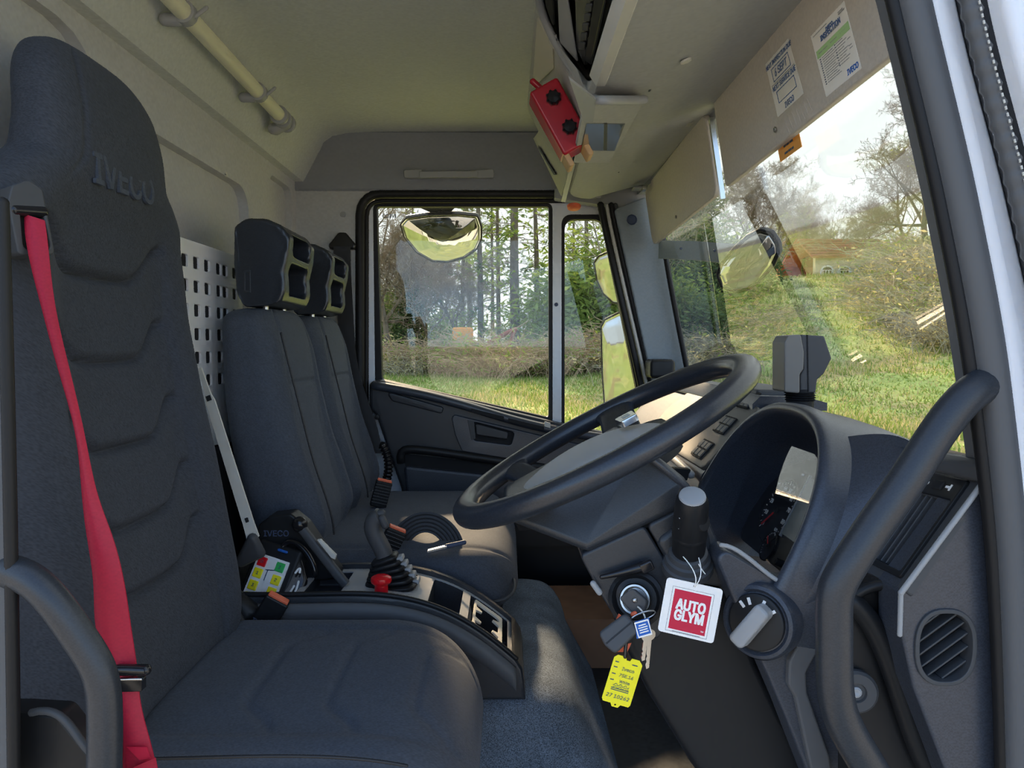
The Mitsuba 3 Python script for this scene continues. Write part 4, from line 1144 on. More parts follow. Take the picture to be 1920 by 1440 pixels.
obj('arm_clip', orient(rbox((.018, .010, .014), .003), at(1212, 1062, .98), (0.88, 0, .4), (0, 1, 0)), 'm_gloss', sc_)
# stalk towards the camera
sa, sb_ = at(1290, 1040, .985), at(1299, 922, .925)
sdv = unit(sb_ - sa)
st_ = obj('stalk', lathe([(.012, 0), (.0205, .004), (.0215, .02), (.0215, .055), (.0208, .085), (.0195, .097), (.0165, .1025), (0, .1045)], sa, sb_ - sa, 36), 'm_black', sc_, smooth=30)
L_ = np.linalg.norm(sb_ - sa)
obj('stalk_cap', lathe([(.0165, .1028), (.0158, .1052), (.013, .1062), (0, .1065)], sa, sdv, 32), 'm_greyplastic', st_, label='pale end cap')
obj('stalk_ring', lathe([(.0216, .036), (.0222, .038), (.0222, .041), (.0216, .043)], sa, sdv, 32), 'm_black', st_)
bxx, byy, bzz = axisframe(sdv)
sidev = unit(np.cross(sdv, YA))
obj('stalk_button', lathe([(.010, -.003), (.010, .0015), (.0085, .0025), (0, .0025)], sa + sdv * .062 - sidev * 0 + unit(RIGHT * .6 - FWD * .8) * .0205, unit(RIGHT * .6 - FWD * .8), 24), 'm_blackmatt', st_)
for hh_ in (.052, .070):
    obj('stalk_mark', orient(rbox((.006, .0015, .0015), .0006), sa + sdv * hh_ + unit(-RIGHT * .7 - FWD * .7) * .0215, RIGHT, sdv), 'm_greyplastic', st_)
obj('stalk_boot', lathe([(.034, -.022), (.033, -.012), (.030, -.010), (.029, -.002), (.026, 0), (.0245, .007), (.021, .009)], sa, sdv, 36), 'm_midgrey', st_)
obj('stalk_collar', slab([(1228, 1012), (1262, 990), (1330, 990), (1338, 1040), (1310, 1075), (1262, 1072)], .988, .02, .008, .012, nb=3), 'm_dark', sc_)

# keys hanging from the ignition
ks = thing('ignition_key', 'grey plastic headed key in the ignition lock', 'key')
kdir = unit(A(-.30, -.9, .22))
obj('head', orient(plate(rpoly([(-.016, -.010), (.012, -.013), (.018, -.002), (.012, .012), (-.012, .012)], .004), (0, 0, 0), XA, YA, .007, .002), at(1187, 1127, .955), unit(A(.7, -.2, -.6)), None, unit(A(-.55, -.75, .3))), 'm_midgrey', ks)
obj('blade', tube([ic, at(1190, 1125, .955)], .004, 8), 'm_steel', ks)
kr = thing('key_ring', 'thin steel split ring hanging below the ignition key', 'key ring')
rc_ = at(1206, 1155, .945)
tt = np.linspace(0, 2 * np.pi, 40)
obj('ring', tube([rc_ + .016 * math.cos(a) * unit(A(.95, .1, .25)) + .006 * math.sin(a) * A(0, -.5, 1) for a in tt], .0010, 6, round_ends=False), 'm_steel', kr)
obj('link', tube(spline([at(1196, 1138, .95), at(1204, 1146, .945), at(1210, 1160, .942), at(1208, 1172, .942)], 14), .0012, 6), 'm_pale', kr)
fob = thing('key_fob', 'dark grey plastic key fob hanging left of the blue tag', 'key fob')
fo, fu = at(1160, 1187, .935), unit(at(1138, 1205, .935) - at(1182, 1168, .935))
fz = unit(A(-.2, -.9, .35)); fz = unit(fz - fu * np.dot(fz, fu))
obj('body', orient(plate(rpoly([(-.022, -.0135), (.020, -.016), (.0235, 0), (.020, .016), (-.022, .0135)], .006), (0, 0, 0), XA, YA, .010, .0035, nb=3), fo, fu, None, fz), 'm_midgrey', fob)
obj('seam', orient(plate(rpoly([(-.020, -.0010), (.020, -.0010), (.020, .0010), (-.020, .0010)]), (0, 0, 0), XA, YA, .002), fo + fz * .0008, fu, None, fz), 'm_black', fob)
op = thing('orange_key_tab', 'orange plastic tab behind the dark key fob', 'tag')
obj('tab', quad4(at(1153, 1166, .952), at(1160, 1150, .952), at(1168, 1156, .952), at(1160, 1172, .952)), 'm_orange', op)
obj('tab', quad4(at(1150, 1212, .950), at(1184, 1205, .950), at(1176, 1222, .950), at(1156, 1222, .950)), 'm_orange', op)
obj('link', tube([at(1186, 1152, .95), at(1191, 1150, .948)], .003, 8), 'm_orange', op)
bt = thing('blue_key_tag', 'small blue key tag with pale border hanging on the key ring', 'tag')
b4 = [at(*q, .930) for q in ((1194, 1198), (1222, 1190), (1217, 1159), (1191, 1166))]
obj('card', quad4(*b4, th=.002), 'm_blue', bt)
bcn = sum(b4) / 4; bu = unit(b4[1] - b4[0]); bv = unit(np.cross(np.cross(bu, b4[3] - b4[0]), bu))
bnn = np.cross(bu, bv)
if bnn[1] > 0: bnn = -bnn
bw, bh = np.linalg.norm(b4[1] - b4[0]), np.linalg.norm(b4[3] - b4[0])
obj('border', orient(plate([(-bw * .47, -bh * .47), (bw * .47, -bh * .47), (bw * .47, bh * .47), (-bw * .47, bh * .47)], (0, 0, 0), XA, YA, .0006, 0, [[(-bw * .40, -bh * .38), (bw * .40, -bh * .38), (bw * .40, bh * .38), (-bw * .40, bh * .38)]]), bcn + bnn * .0008, bu, None, bnn), 'm_card', bt)
obj('print', cat([text(s_, bh * .14, bcn + bnn * .0006 + bv * bh * o, bu, bv, .0004) for s_, o in (('HIRE', .17), ('SALES', -.02), ('01234', -.2))]) if False else cat([orient(rbox((bw * w_, bh * .07, .0006), .0002), bcn + bnn * .0006 + bv * bh * o, bu, bv) for w_, o in ((.5, .22), (.62, .08), (.55, -.06), (.6, -.2))]), 'm_card', bt)
for i, (p0, p1) in enumerate((((1212, 1192), (1205, 1240)), ((1219, 1190), (1213, 1255)))):
    kk = thing('house_key', ('nearer' if i == 0 else 'longer outer') + ' steel key hanging below the blue tag', 'key')
    a_, b_ = at(*p0, .938 + .004 * i), at(*p1, .938 + .004 * i); kd = unit(b_ - a_); kside = unit(np.cross(kd, A(.3, -.9, .2)))
    LL = np.linalg.norm(b_ - a_)
    obj('blade', plate(Polygon([(-.003, 0), (.003, 0), (.003, LL * .55), (.0016, LL * .62), (.003, LL * .7), (.0016, LL * .78), (.003, LL * .86), (.001, LL), (-.003, LL * .96)]), a_, kside, kd, .002, .0004), 'm_steel', kk)
    obj('bow', lathe([(.007, -.001), (.007, .001), (0, .001)], a_, np.cross(kside, kd), 16), 'm_steel', kk)
yt = thing('yellow_key_tag', 'bright yellow key tag with handwriting hanging below the keys', 'tag')
yo, yu, yv = at(1167, 1277, .935), unit(at(1188, 1328, .935) * 0 + at(1198, 1240, .935) - at(1149, 1226, .935)), None
yv = unit(at(1174, 1233, .935) - at(1160, 1322, .935)); yv = unit(yv - yu * np.dot(yu, yv)); yn = np.cross(yu, yv)
yw, yh = np.linalg.norm(at(1198, 1240, .935) - at(1149, 1226, .935)) + .003, np.linalg.norm(at(1174, 1233, .935) - at(1160, 1322, .935))
hx, hy = yw / 2, yh / 2
ypoly = Polygon([(-hx + .002, -hy), (-hx * .35, -hy), (-hx * .22, -hy - .004), (hx * .22, -hy - .004), (hx * .35, -hy), (hx - .002, -hy), (hx, -hy + .003), (hx, hy - .005), (hx - .005, hy), (hx * .2, hy), (hx * .12, hy - .004), (-hx * .12, hy - .004), (-hx * .2, hy), (-hx + .004, hy), (-hx, hy - .004), (-hx, -hy + .003)])
obj('card', plate(ypoly, yo, yu, yv, .0012, .0003, [[(-.001, -hy - .002), (.001, -hy - .002), (.001, -hy), (-.001, -hy)]]), 'm_yellow', yt)
rows_ = [('Iveco', .50, .0042), ('75E.16', .22, .0040), ('White', -.04, .0036), ('27 10262', -.68, .0046)]
obj('handwriting', cat([text(s_, h_, yo + yv * hy * o + yn * .0003 + yu * (.003 if o > -.1 else 0), yu, yv + .08 * yu, .0003, False) for s_, o, h_ in rows_] + [orient(rbox((.0045, .0012, .0006), .0002), yo + yv * hy * o - yu * hx * .72 + yn * .0003, yu, yv) for o in (.72, .50, .22, -.04)] + [orient(rbox((yw * .62, .0009, .0006), .0002), yo + yv * hy * o + yn * .0003, yu, yv) for o in (-.36, -.43)] + [tube(spline([yo + yv * hy * (o + .045 * ((j * 7) % 3 - 1)) + yu * hx * (-.55 + .11 * j) + yn * .0004 for j in range(11)], 40), .0003, 5) for o in (-.20, -.30)] + [orient(rbox((.007, .0012, .0006), .0002), yo + yv * hy * .76 + yu * hx * .5 + yn * .0003, yu, yv)]), 'm_ink', yt)
obj('cable_loop', tube(spline([at(1178, 1178, .94), at(1174, 1205, .937), at(1172, 1232, .934)], 10), .0022, 8), 'm_gloss', yt)

# white and red hanging card
ag = thing('air_freshener_card', 'white square card with red logo panel hanging by a string from the stalk', 'card')
ao, aa, ab_, ac = at(1242, 1186, .915), at(1347, 1211, .900), at(1347, 1098, .900), at(1241, 1083, .915)
au = unit(aa - ao); an = unit(np.cross(au, ac - ao)); av = np.cross(an, au)
aw, ah = np.linalg.norm(aa - ao), np.linalg.norm(ac - ao)
cc = (ao + aa + ab_ + ac) / 4
obj('card', plate(rpoly([(-aw / 2, -ah / 2), (aw / 2, -ah / 2), (aw / 2, ah / 2), (-aw / 2, ah / 2)], .004), cc, au, av, .0015, .0004, [[(-.0012, ah * .43), (.0012, ah * .43), (.0012, ah * .46), (-.0012, ah * .46)]]), 'm_card', ag)
s1, s2 = aw * .325, ah * .365
obj('panel', plate([(-s1, -s2), (s1, -s2), (s1, s2), (-s1, s2)], cc + an * .0004 - av * ah * .035, au, av, .0006), 'm_tagred', ag, label='red logo panel')
obj('panel_border', plate([(-s1 * 1.14, -s2 * 1.14), (s1 * 1.14, -s2 * 1.14), (s1 * 1.14, s2 * 1.12), (-s1 * 1.14, s2 * 1.12)], cc + an * .0003 - av * ah * .035, au, av, .0004, 0, [[(-s1 * 1.115, -s2 * 1.115), (s1 * 1.115, -s2 * 1.115), (s1 * 1.115, s2 * 1.10), (-s1 * 1.115, s2 * 1.10)]]), 'm_greyplastic', ag)
for s_, o in (('AUTO', .082), ('GLYM', -.120)):
    m = meshkit.text_mesh(s_, .0118, .0006, True); bb = m.bounds; m.apply_translation([-(bb[0][0] + bb[1][0]) / 2, -(bb[0][1] + bb[1][1]) / 2, 0]); m.apply_scale([s1 * 1.66 / (bb[1][0] - bb[0][0]), 1.08, 1])
    m = cat([m.copy().apply_translation([dx, dy, 0]) for dx in (-.00055, 0, .00055) for dy in (-.0003, .0003)]); m.apply_scale([.95, .95, 1])
    obj('lettering', orient(m, cc + an * .0006 + av * ah * o, au, av), 'm_card', ag, label='white lettering')
obj('trademark', text('TM', .0018, cc + an * .0006 + au * s1 * .82 - av * ah * .33, au, av, .0003), 'm_card', ag)
obj('small_print', orient(rbox((aw * .5, .0010, .0004), .0001), cc - av * ah * .435 + an * .0003, au, av), 'm_greyplastic', ag)
kn = cc + av * ah * .44
obj('string', cat([tube(spline(q, 12), .0007, 6) for q in ([kn, kn + av * .010 + an * .002, at(1281, 1044, .93)], [kn, kn + av * .010 + an * .002 + au * .004, at(1310, 1046, .93)], [at(1310, 1058, .93), at(1316, 1068, .93), at(1322, 1076, .93)])]), 'm_card', ag)

# ---------------------------------------------------------------- dashboard
db = thing('dashboard', 'wide black and grey dashboard with instrument hood and vents', 'dashboard')
# long body: section in x, z swept across the cab
sec_far = [(0.30, 1.50), (0.30, 1.56), (0.34, 1.70), (0.362, 1.764), (0.372, 1.776), (0.468, 1.880), (0.485, 1.893), (0.56, 1.892), (0.62, 1.86), (0.72, 1.80), (0.80, 1.78), (0.80, 1.50)]
body = []
for y in np.linspace(1.42, 2.54, 24):
    e = S(2.34, 2.54, y)
    body.append([(x + 0.10 * e * (z < 1.88), y, z - .02 * e) for x, z in sec_far])
obj('body', loft(body), 'm_dash', db, smooth=30)
P0, P1 = A(0.372, 0, 1.778), A(0.468, 0, 1.882)
sv = unit(P1 - P0); sn = unit(np.cross(YA, sv));
if sn[0] > 0: sn = -sn
SLEN = np.linalg.norm(P1 - P0)


def slope(y, s, h=0.0): return A(0, y, 0) + P0 + sv * s * SLEN + sn * h


pal = obj('centre_fascia', plate(rpoly([(1.415, -.01), (1.99, -.01), (2.02, SLEN * .5), (1.96, SLEN + .005), (1.415, SLEN + .005)], .02), P0 + sn * .006, YA, sv, .012, .004) if np.dot(np.cross(YA, sv), sn) > 0 else plate(rpoly([(-1.415, -.01), (-1.415, SLEN + .005), (-1.96, SLEN + .005), (-2.02, SLEN * .5), (-1.99, -.01)], .02), P0 + sn * .006, -YA, sv, .012, .004), 'm_dashgrey', db, label='grey centre fascia')
# three banks of rocker switches beside the hood
for b, (y0, s0) in enumerate(((1.475, .10), (1.475, .55), (1.475, 1.02))):
    for i in range(3):
        for j in range(2):
            c = slope(y0 + .024 * i, s0 + (.13 * j if b < 2 else .10 * j), .008)
            obj('rocker_switch', orient(rbox((.021, .0165, .008), .002), c, YA, sv), 'm_dashgrey', pal)
    obj('switch_bezel', orient(plate(rpoly([(-.013, -.011), (.061, -.011), (.061, .030), (-.013, .030)], .002), (0, 0, 0), XA, YA, .002), slope(y0, s0, .0075), YA, sv), 'm_blackmatt', pal)
# round knob and pull-out tray further left
obj('rotary_knob', lathe([(.034, 0), (.034, .008), (.028, .010), (.026, .006), (.020, .006), (.019, .020), (.015, .023), (0, .023)], slope(1.70, .12, .006), sn, 28), 'm_black', pal)
obj('rotary_knob', lathe([(.034, 0), (.034, .008), (.028, .010), (.026, .006), (.020, .006), (.019, .020), (.015, .023), (0, .023)], slope(1.80, .12, .006), sn, 28), 'm_black', pal)
for i in range(3): obj('slider_slot', orient(rbox((.05, .006, .004), .001), slope(1.62 + .0 * i, .48 + .16 * i, .008), YA, sv), 'm_ink', pal)
lipp = spline([(0.360, 2.0, 1.768), (0.356, 1.8, 1.766), (0.352, 1.6, 1.764), (0.346, 1.44, 1.760)], 20)
obj('fascia_lip', tube(lipp, .008, 10), 'm_greyplastic', db, smooth=True)
obj('tray_opening', slab([(1262, 878), (1296, 880), (1288, 902), (1270, 892)], 1.435, .02, .002, .002), 'm_blackmatt', db)
obj('top_shelf_cover', loft([[(x, y, z) for x, z in ((.46, 1.893), (.475, 1.908 + .006 * math.sin((y - 1.45) * 4)), (.56, 1.906), (.60, 1.895), (.60, 1.88), (.46, 1.88))] for y in np.linspace(1.44, 2.30, 14)]), 'm_dash', db, smooth=40)
obj('speaker_grille', rbox((.10, .28, .02), .008, (.53, 1.62, 1.908)), 'm_midgrey', db)
obj('shelf_end', rbox((.08, .10, .06), .012, (.49, 2.47, 1.93)), 'm_black', db)

# instrument hood
HC = A(0.345, 1.168, 1.722); HT = unit(A(0.44, 0, 0.9)); HN = unit(np.cross(YA, HT))   # HN points back towards the driver
if HN[0] > 0: HN = -HN
ang = np.linspace(-0.34, np.pi + 0.34, 90)


def arch(a, b, off, e=0.80, rise=0.0):
    c, s = np.cos(ang), np.sin(ang)
    y = a * np.sign(c) * np.abs(c) ** e; t = b * np.sign(s) * np.abs(s) ** (0.88)
    return HC + y[:, None] * YA + t[:, None] * HT + off * HN + rise


hood = []
for a_, b_, off in ((0.215, 0.186, -0.125), (0.218, 0.190, -0.06), (0.220, 0.194, -0.004), (0.222, 0.1965, 0.003), (0.227, 0.201, 0.007), (0.233, 0.207, 0.007), (0.238, 0.212, 0.003), (0.241, 0.216, -0.006), (0.244, 0.218, -0.03)):
    hood.append(arch(a_, b_, off))
h9 = arch(0.244, 0.218, -0.03)
for f in (0.25, 0.5, 0.75, 1.0):
    q = h9.copy(); c = np.cos(ang); s = np.clip(np.sin(ang), -.3, 1)
    q = q + A(0.155, 0, -0.030) * f + A(0, -0.03, -0.035) * f * f * np.clip(c, 0, 1)[:, None] * -0 + np.c_[0 * c, 0.028 * c * f * -1 * 0, -0.025 * f * f * s]
    hood.append(q)
hood = np.array(hood)
n_, m_ = hood.shape[:2]
ih = obj('instrument_hood', loft(hood, caps=False, closed=False), 'm_dash', db, smooth=50, label='arched instrument hood')
ia = np.where(ang > np.pi - 1.05)[0][::-1]
Q0_, Q1_ = at(1594, 1096, .918), at(1742, 852, .908)
ra_ = hood[8][ia]; rb_ = np.array([Q0_ + (Q1_ - Q0_) * t for t in np.linspace(0, 1, len(ia))])
fl_ = [ra_ * (1 - f) + rb_ * f + A(.01, 0, .012) * math.sin(math.pi * f) for f in np.linspace(0, 1, 12)]
obj('hood_flank', loft(np.array(fl_), caps=False, closed=False), 'm_dash', ih, smooth=True)
rc0 = hood[-1][ia[-1]]
tp_ = [hood[8 + j][ia[-1]] for j in range(5)]
obj('hood_shoulder', loft(np.array([[p + (q - p) * f for f in np.linspace(0, 1, 10)] for p, q in zip(tp_, [Q1_ + A(.12, .0, -.01) * j / 4 + A(0, 0, .002) for j in range(5)])]), caps=False, closed=False), 'm_dash', ih, smooth=True)
# bottom sill of the opening
e0, e1 = arch(0.226, 0.20, 0.004)[0], arch(0.226, 0.20, 0.004)[-1]
obj('hood_sill', tube(spline([e0, e0 * .75 + e1 * .25 + A(-.012, 0, -.028), e0 * .5 + e1 * .5 + A(-.015, 0, -.034), e0 * .25 + e1 * .75 + A(-.012, 0, -.028), e1], 24), .008, 10), 'm_midgrey', ih, smooth=True)
obj('hood_floor', quad4(e0 + A(.0, 0, -.010), e1 + A(0, 0, -.010), e1 + A(.13, 0, -.045), e0 + A(.13, 0, -.045), .006), 'm_dash', ih)
# instrument cluster, parallel to the opening and deeper
CO = A(0.418, 1.185, 1.656)
ic_ = obj('instrument_cluster', plate(rpoly([(-.195, 0), (.195, 0), (.200, .05), (.180, .11), (.135, .158), (.06, .182), (-.06, .182), (-.135, .158), (-.180, .11), (-.200, .05)], .02), CO, YA, HT, .02, .004) if np.dot(np.cross(YA, HT), HN) > 0 else plate(rpoly([(-.195, 0), (.195, 0), (.200, .05), (.180, .11), (.135, .158), (.06, .182), (-.06, .182), (-.135, .158), (-.180, .11), (-.200, .05)], .02), CO, -YA, HT, .02, .004), 'm_black', db, label='dark instrument cluster with dials')
CU = -YA if np.dot(np.cross(-YA, HT), HN) > 0 else YA


def cp(v, t, h=0.0): return CO + v * YA + t * HT + h * HN


def dial(v, t, r, nums, needle, m='m_ink'):
    d_ = obj('dial', lathe([(r, 0), (r, .003), (r * .96, .004), (r * .95, .0015), (0, .0015)], cp(v, t), HN, 40), 'm_gloss', ic_)
    ts = []
    for k in range(25):
        a = math.radians(225 - 270 * k / 24)
        c = CU * math.cos(a) + HT * math.sin(a)
        ts.append(orient(rbox((r * (.12 if k % 3 == 0 else .07), r * .025, .0006), .0002), cp(v, t, .0018) + c * r * .88, c, np.cross(HN, c)))
    obj('scale_marks', cat(ts), 'm_card', d_)
    if nums:
        obj('numerals', cat([text(s, r * .13, cp(v, t, .0016) + (CU * math.cos(a) + HT * math.sin(a)) * r * .70, CU, HT, .0004) for s, a in [(str(x), math.radians(225 - 270 * i / (len(nums) - 1))) for i, x in enumerate(nums)]]), 'm_card', d_)
    a = math.radians(needle); c = CU * math.cos(a) + HT * math.sin(a)
    obj('needle', orient(rbox((r * .85, r * .06, .002), .0008), cp(v, t, .004) + c * r * .34, c, np.cross(HN, c)), 'm_red', d_)
    obj('needle_hub', lathe([(r * .10, .003), (r * .09, .006), (0, .0065)], cp(v, t), HN, 16), 'm_black', d_)


dial(0.088, 0.078, 0.058, list(range(0, 91, 10)), 228)
dial(-0.088, 0.078, 0.058, list(range(0, 36, 5)), 225)
dial(0.055, 0.008 + .014, 0.026, None, 140)
dial(-0.055, 0.008 + .014, 0.026, None, 140)
obj('display_panel', plate(rpoly([(-.030, -.05), (.030, -.05), (.030, .05), (-.030, .05)], .004), cp(0, .10, .004), CU, HT, .004, .001), 'm_screen', ic_)
obj('display_frame', plate([(-.034, -.054), (-.029, -.054), (-.029, .054), (-.034, .054)], cp(0, .10, .005), CU, HT, .004, .001), 'm_greyplastic', ic_)
obj('warning_light', cat([lathe([(.002, .0), (.002, .003), (0, .003)], cp(v, t, .001), HN, 10) for v, t in ((.130, .120), (.06, .150))]), 'm_card', ic_)
cg = np.array([(-.195, 0), (.195, 0), (.200, .05), (.180, .11), (.135, .158), (.06, .182), (-.06, .182), (-.135, .158), (-.180, .11), (-.200, .05)])
obj('clear_cover', TM([cp(a, b * .98 + .004, .022 + .165 * b) for a, b in cg], [[0, i, i + 1] for i in range(1, 9)]), 'm_clear', ic_)
obj('reset_knob', lathe([(.006, 0), (.0055, .012), (0, .013)], cp(-.02, .012, .002), HN, 14), 'm_blackmatt', ic_)

# dash side panels on the driver's side
obj('lower_panel', slab([(1328, 1012), (1350, 1022), (1480, 1098), (1530, 1075), (1575, 1010), (1604, 1040), (1600, 1100), (1596, 1560), (1556, 1560), (1470, 1340), (1440, 1270), (1385, 1150)], .945, .05, .012, .012, nb=3), 'm_dash', db)
obj('panel_edge', tube(spline([at(1352, 1022, .942), at(1420, 1060, .940), at(1478, 1096, .938), at(1502, 1090, .938), at(1530, 1056, .94), at(1556, 1005, .942)], 24), .0028, 8), 'm_greyplastic', db, smooth=True)
obj('brace', slab([(1528, 1150), (1545, 1130), (1560, 1132), (1556, 1180), (1512, 1262), (1514, 1300), (1556, 1420), (1575, 1560), (1545, 1560), (1492, 1310), (1478, 1284), (1480, 1240)], .935, .03, .008, .006, nb=3), 'm_pillargrey', db)
obj('inner_dark', slab([(1336, 1020), (1480, 1100), (1470, 1250), (1420, 1230), (1376, 1105)], 1.01, .01, 0), 'm_blackmatt', db)
for k in range(6):
    obj('duct_rib', tube([at(1372 + 9 * k, 1068 - 3 * k, .995), at(1396 + 9 * k, 1110 - 4 * k, .995)], .0025, 6), 'm_midgrey', db)
# rotary light switch
rc = at(1424, 1164, .938); rd_ = unit(A(-0.62, -0.74, 0.10))
rs = obj('light_switch', lathe([(.047, -.02), (.047, .002), (.044, .008), (.040, .010), (.036, .006), (.034, .006)], rc, rd_, 40), 'm_dash', db)
fx, fy, fz2 = axisframe(rd_, (0, 0, 1))
obj('switch_face', lathe([(.0345, .004), (.0345, .012), (.032, .0135), (0, .0135)], rc, rd_, 36), 'm_black', rs)
gr_ = plate(rpoly([(-.0105, -.033), (.0105, -.033), (.010, .027), (-.010, .027)], .006), (0, 0, 0), XA, YA, .020, .004, nb=3)
ku = unit(fx * .82 + fy * -.57)
obj('switch_grip', orient(gr_, rc + rd_ * .032, unit(np.cross(ku, rd_)), ku), 'm_greyplastic', rs)
obj('switch_symbols', cat([orient(rbox((.009, .004, .001), .0004), rc + rd_ * .0138 + (fx * math.cos(a) + fy * math.sin(a)) * .026, fx * math.cos(a) + fy * math.sin(a), None, rd_) for a in (-.9, -.35, .35, .75)]), 'm_card', rs)
# side vent strip
V0, V1, V2, V3 = at(1692, 1108, .80), at(1842, 903, .80), at(1735, 858, .912), at(1600, 1082, .917)
vu = unit(V3 * .5 + V2 * .5 - V0 * .5 - V1 * .5); vt = unit(V1 - V0); vn = unit(np.cross(vt, vu));
if vn[0] > 0: vn = -vn
vt = unit(vt - vu * np.dot(vt, vu))
vo = (V0 + V1 + V2 + V3) / 4
lw, lh = .058, np.linalg.norm(V1 - V0) / 2
ru = vu if np.dot(np.cross(vu, vt), vn) > 0 else -vu
sgn = 1 if ru is vu else -1
vs = obj('side_vent', plate(rpoly([(-lw, -lh), (lw, -lh), (lw, lh), (-lw, lh)], .004), vo, ru, vt, .010, .004, [rpoly([(-.034, -.052), (.034, -.052), (.036, .040), (-.036, .040)], .004)]), 'm_midgrey', db, label='slatted side air vent')
obj('vent_frame', plate(rpoly([(-.041, -.060), (.041, -.060), (.043, .068), (-.043, .068)], .004), vo + vn * .004, ru, vt, .008, .002, [rpoly([(-.035, -.053), (.035, -.053), (.037, .041), (-.037, .041)], .003)]), 'm_black', vs)
obj('vent_back', plate(rpoly([(-.036, -.053), (.036, -.053), (.037, .041), (-.037, .041)]), vo - vn * .03, ru, vt, .004), 'm_blackmatt', vs)
for k in range(6):
    o = -0.029 + .0117 * k
    obj('vent_slat', orient(rbox((.0022, .092, .016), .001), vo + ru * o - vt * .0055 - vn * .008, ru, vt), 'm_midgrey', vs)
obj('vent_symbols', cat([lathe([(.0025, 0), (.0025, .001), (0, .001)], vo + vt * .054 + ru * x + vn * .004, vn, 10) for x in (-.022,)] + [orient(rbox((.010, .003, .001), .0004), vo + vt * .054 + ru * .020 + vn * .0045, ru, vt), orient(rbox((.003, .008, .001), .0004), vo + vt * .054 + ru * .024 + vn * .0045, ru, vt)]), 'm_card', vs)
obj('vent_thumbwheel', orient(rbox((.018, .012, .006), .002), vo + vt * .054 - ru * 0 + vn * .003, ru, vt), 'm_blackmatt', vs)
obj('vent_surround', tube(spline([at(1740, 850, .90), at(1680, 948, .91), at(1606, 1072, .915), at(1590, 1100, .915)], 20), .010, 10), 'm_greyplastic', db, smooth=True)
obj('end_cap', hull([at(1755, 872, .86), at(1838, 890, .80), at(1838, 875, .80), at(1770, 862, .86)], .008), 'm_midgrey', db)
# near side cheek facing the open door
ck = [(1690, 1112), (1842, 906), (1870, 900), (1905, 1560), (1812, 1560), (1770, 1440), (1712, 1290), (1690, 1190)]
rv = at(1772, 1213, .80)
vy_, vx_ = .0375, .0290
hole = Polygon([(rv[0] + vx_ * np.sign(math.cos(t)) * abs(math.cos(t)) ** .8, rv[2] + vy_ * np.sign(math.sin(t)) * abs(math.sin(t)) ** .8) for t in np.linspace(0, 2 * np.pi, 40, endpoint=False)])
cheek = obj('side_cheek', slab(ck, .80, .05, .008, .006, holes=[hole], nb=3), 'm_dash', db)
obj('cheek_trim', tube(spline([at(1686, 1200, .797), at(1689, 1112, .795), at(1740, 1040, .795), at(1842, 904, .795)], 30), .003, 8), 'm_greyplastic', db, smooth=True) if False else obj('cheek_trim', cat(tube([at(1687, 1190, .797), at(1689, 1112, .796)], .0028, 8), tube([at(1689, 1112, .796), at(1843, 905, .796)], .0032, 8)), 'm_greyplastic', db, smooth=True)
rvo = obj('round_vent', plate(hole.buffer(.004), (0, .797, 0), XA, ZA, .02, .003, [hole.buffer(-.001)], nb=3), 'm_midgrey', db, label='round vent with diagonal slats')
obj('vent_back', plate(hole, (0, .832, 0), XA, ZA, .004), 'm_blackmatt', rvo)
dd_ = unit(A(.80, 0, .60))
pp_ = unit(A(-.60, 0, .80))
for k in range(6):
    off = (-2.5 + k) * .0118
    hb = hole.buffer(-.001)
    ln = shapely.LineString([(rv[0] + pp_[0] * off - dd_[0] * .1, rv[2] + pp_[2] * off - dd_[2] * .1), (rv[0] + pp_[0] * off + dd_[0] * .1, rv[2] + pp_[2] * off + dd_[2] * .1)]).intersection(hb)
    (xa, za), (xb, zb_) = ln.coords[0], ln.coords[-1]
    obj('vent_slat', orient(rbox((math.hypot(xb - xa, zb_ - za), .0022, .014), .0008), ((xa + xb) / 2, .812, (za + zb_) / 2), dd_, pp_), 'm_midgrey', rvo)
# dark recess between vent strip and cheek, with its fixing
obj('recess_panel', slab([(1592, 1104), (1700, 1108), (1712, 1290), (1770, 1440), (1812, 1560), (1592, 1560)], .86, .03, .006, .004), 'm_black', db)
obj('recess_lip', tube(spline([at(1592, 1130, .852), at(1622, 1105, .848), at(1660, 1096, .845), at(1690, 1098, .84)], 14), .006, 8), 'm_black', db, smooth=True)
obj('recess_ridge', tube(spline([at(1596, 1128, .85), at(1640, 1180, .848), at(1700, 1340, .848), at(1760, 1470, .848)], 20), .012, 10), 'm_black', db, smooth=True)
fx_ = at(1604, 1296, .85)
obj('fixing_boss', lathe([(.024, -.004), (.024, .003), (.021, .006), (.011, .006), (.010, .002), (0, .002)], fx_, (-.15, -1, .05), 32), 'm_midgrey', db)
obj('fixing_screw', lathe([(.006, .001), (.006, .004), (.004, .005), (0, .0035)], fx_, (-.15, -1, .05), 14), 'm_greyplastic', db)

# near grab handle on the right pillar
g2_ = thing('grab_handle', 'long black curved grab handle beside the dashboard at the right', 'handle')
pth = spline([at(1850, 722, .78), at(1812, 745, .77), at(1760, 808, .765), at(1700, 900, .76), at(1640, 985, .755), at(1590, 1062, .75), at(1568, 1108, .75), at(1564, 1180, .75), at(1566, 1290, .75), at(1578, 1345, .752), at(1612, 1410, .755), at(1680, 1540, .76)], 90)
obj('bar', tube(pth, 0.0165, 20, flat=1.1), 'm_dark', g2_, smooth=True)

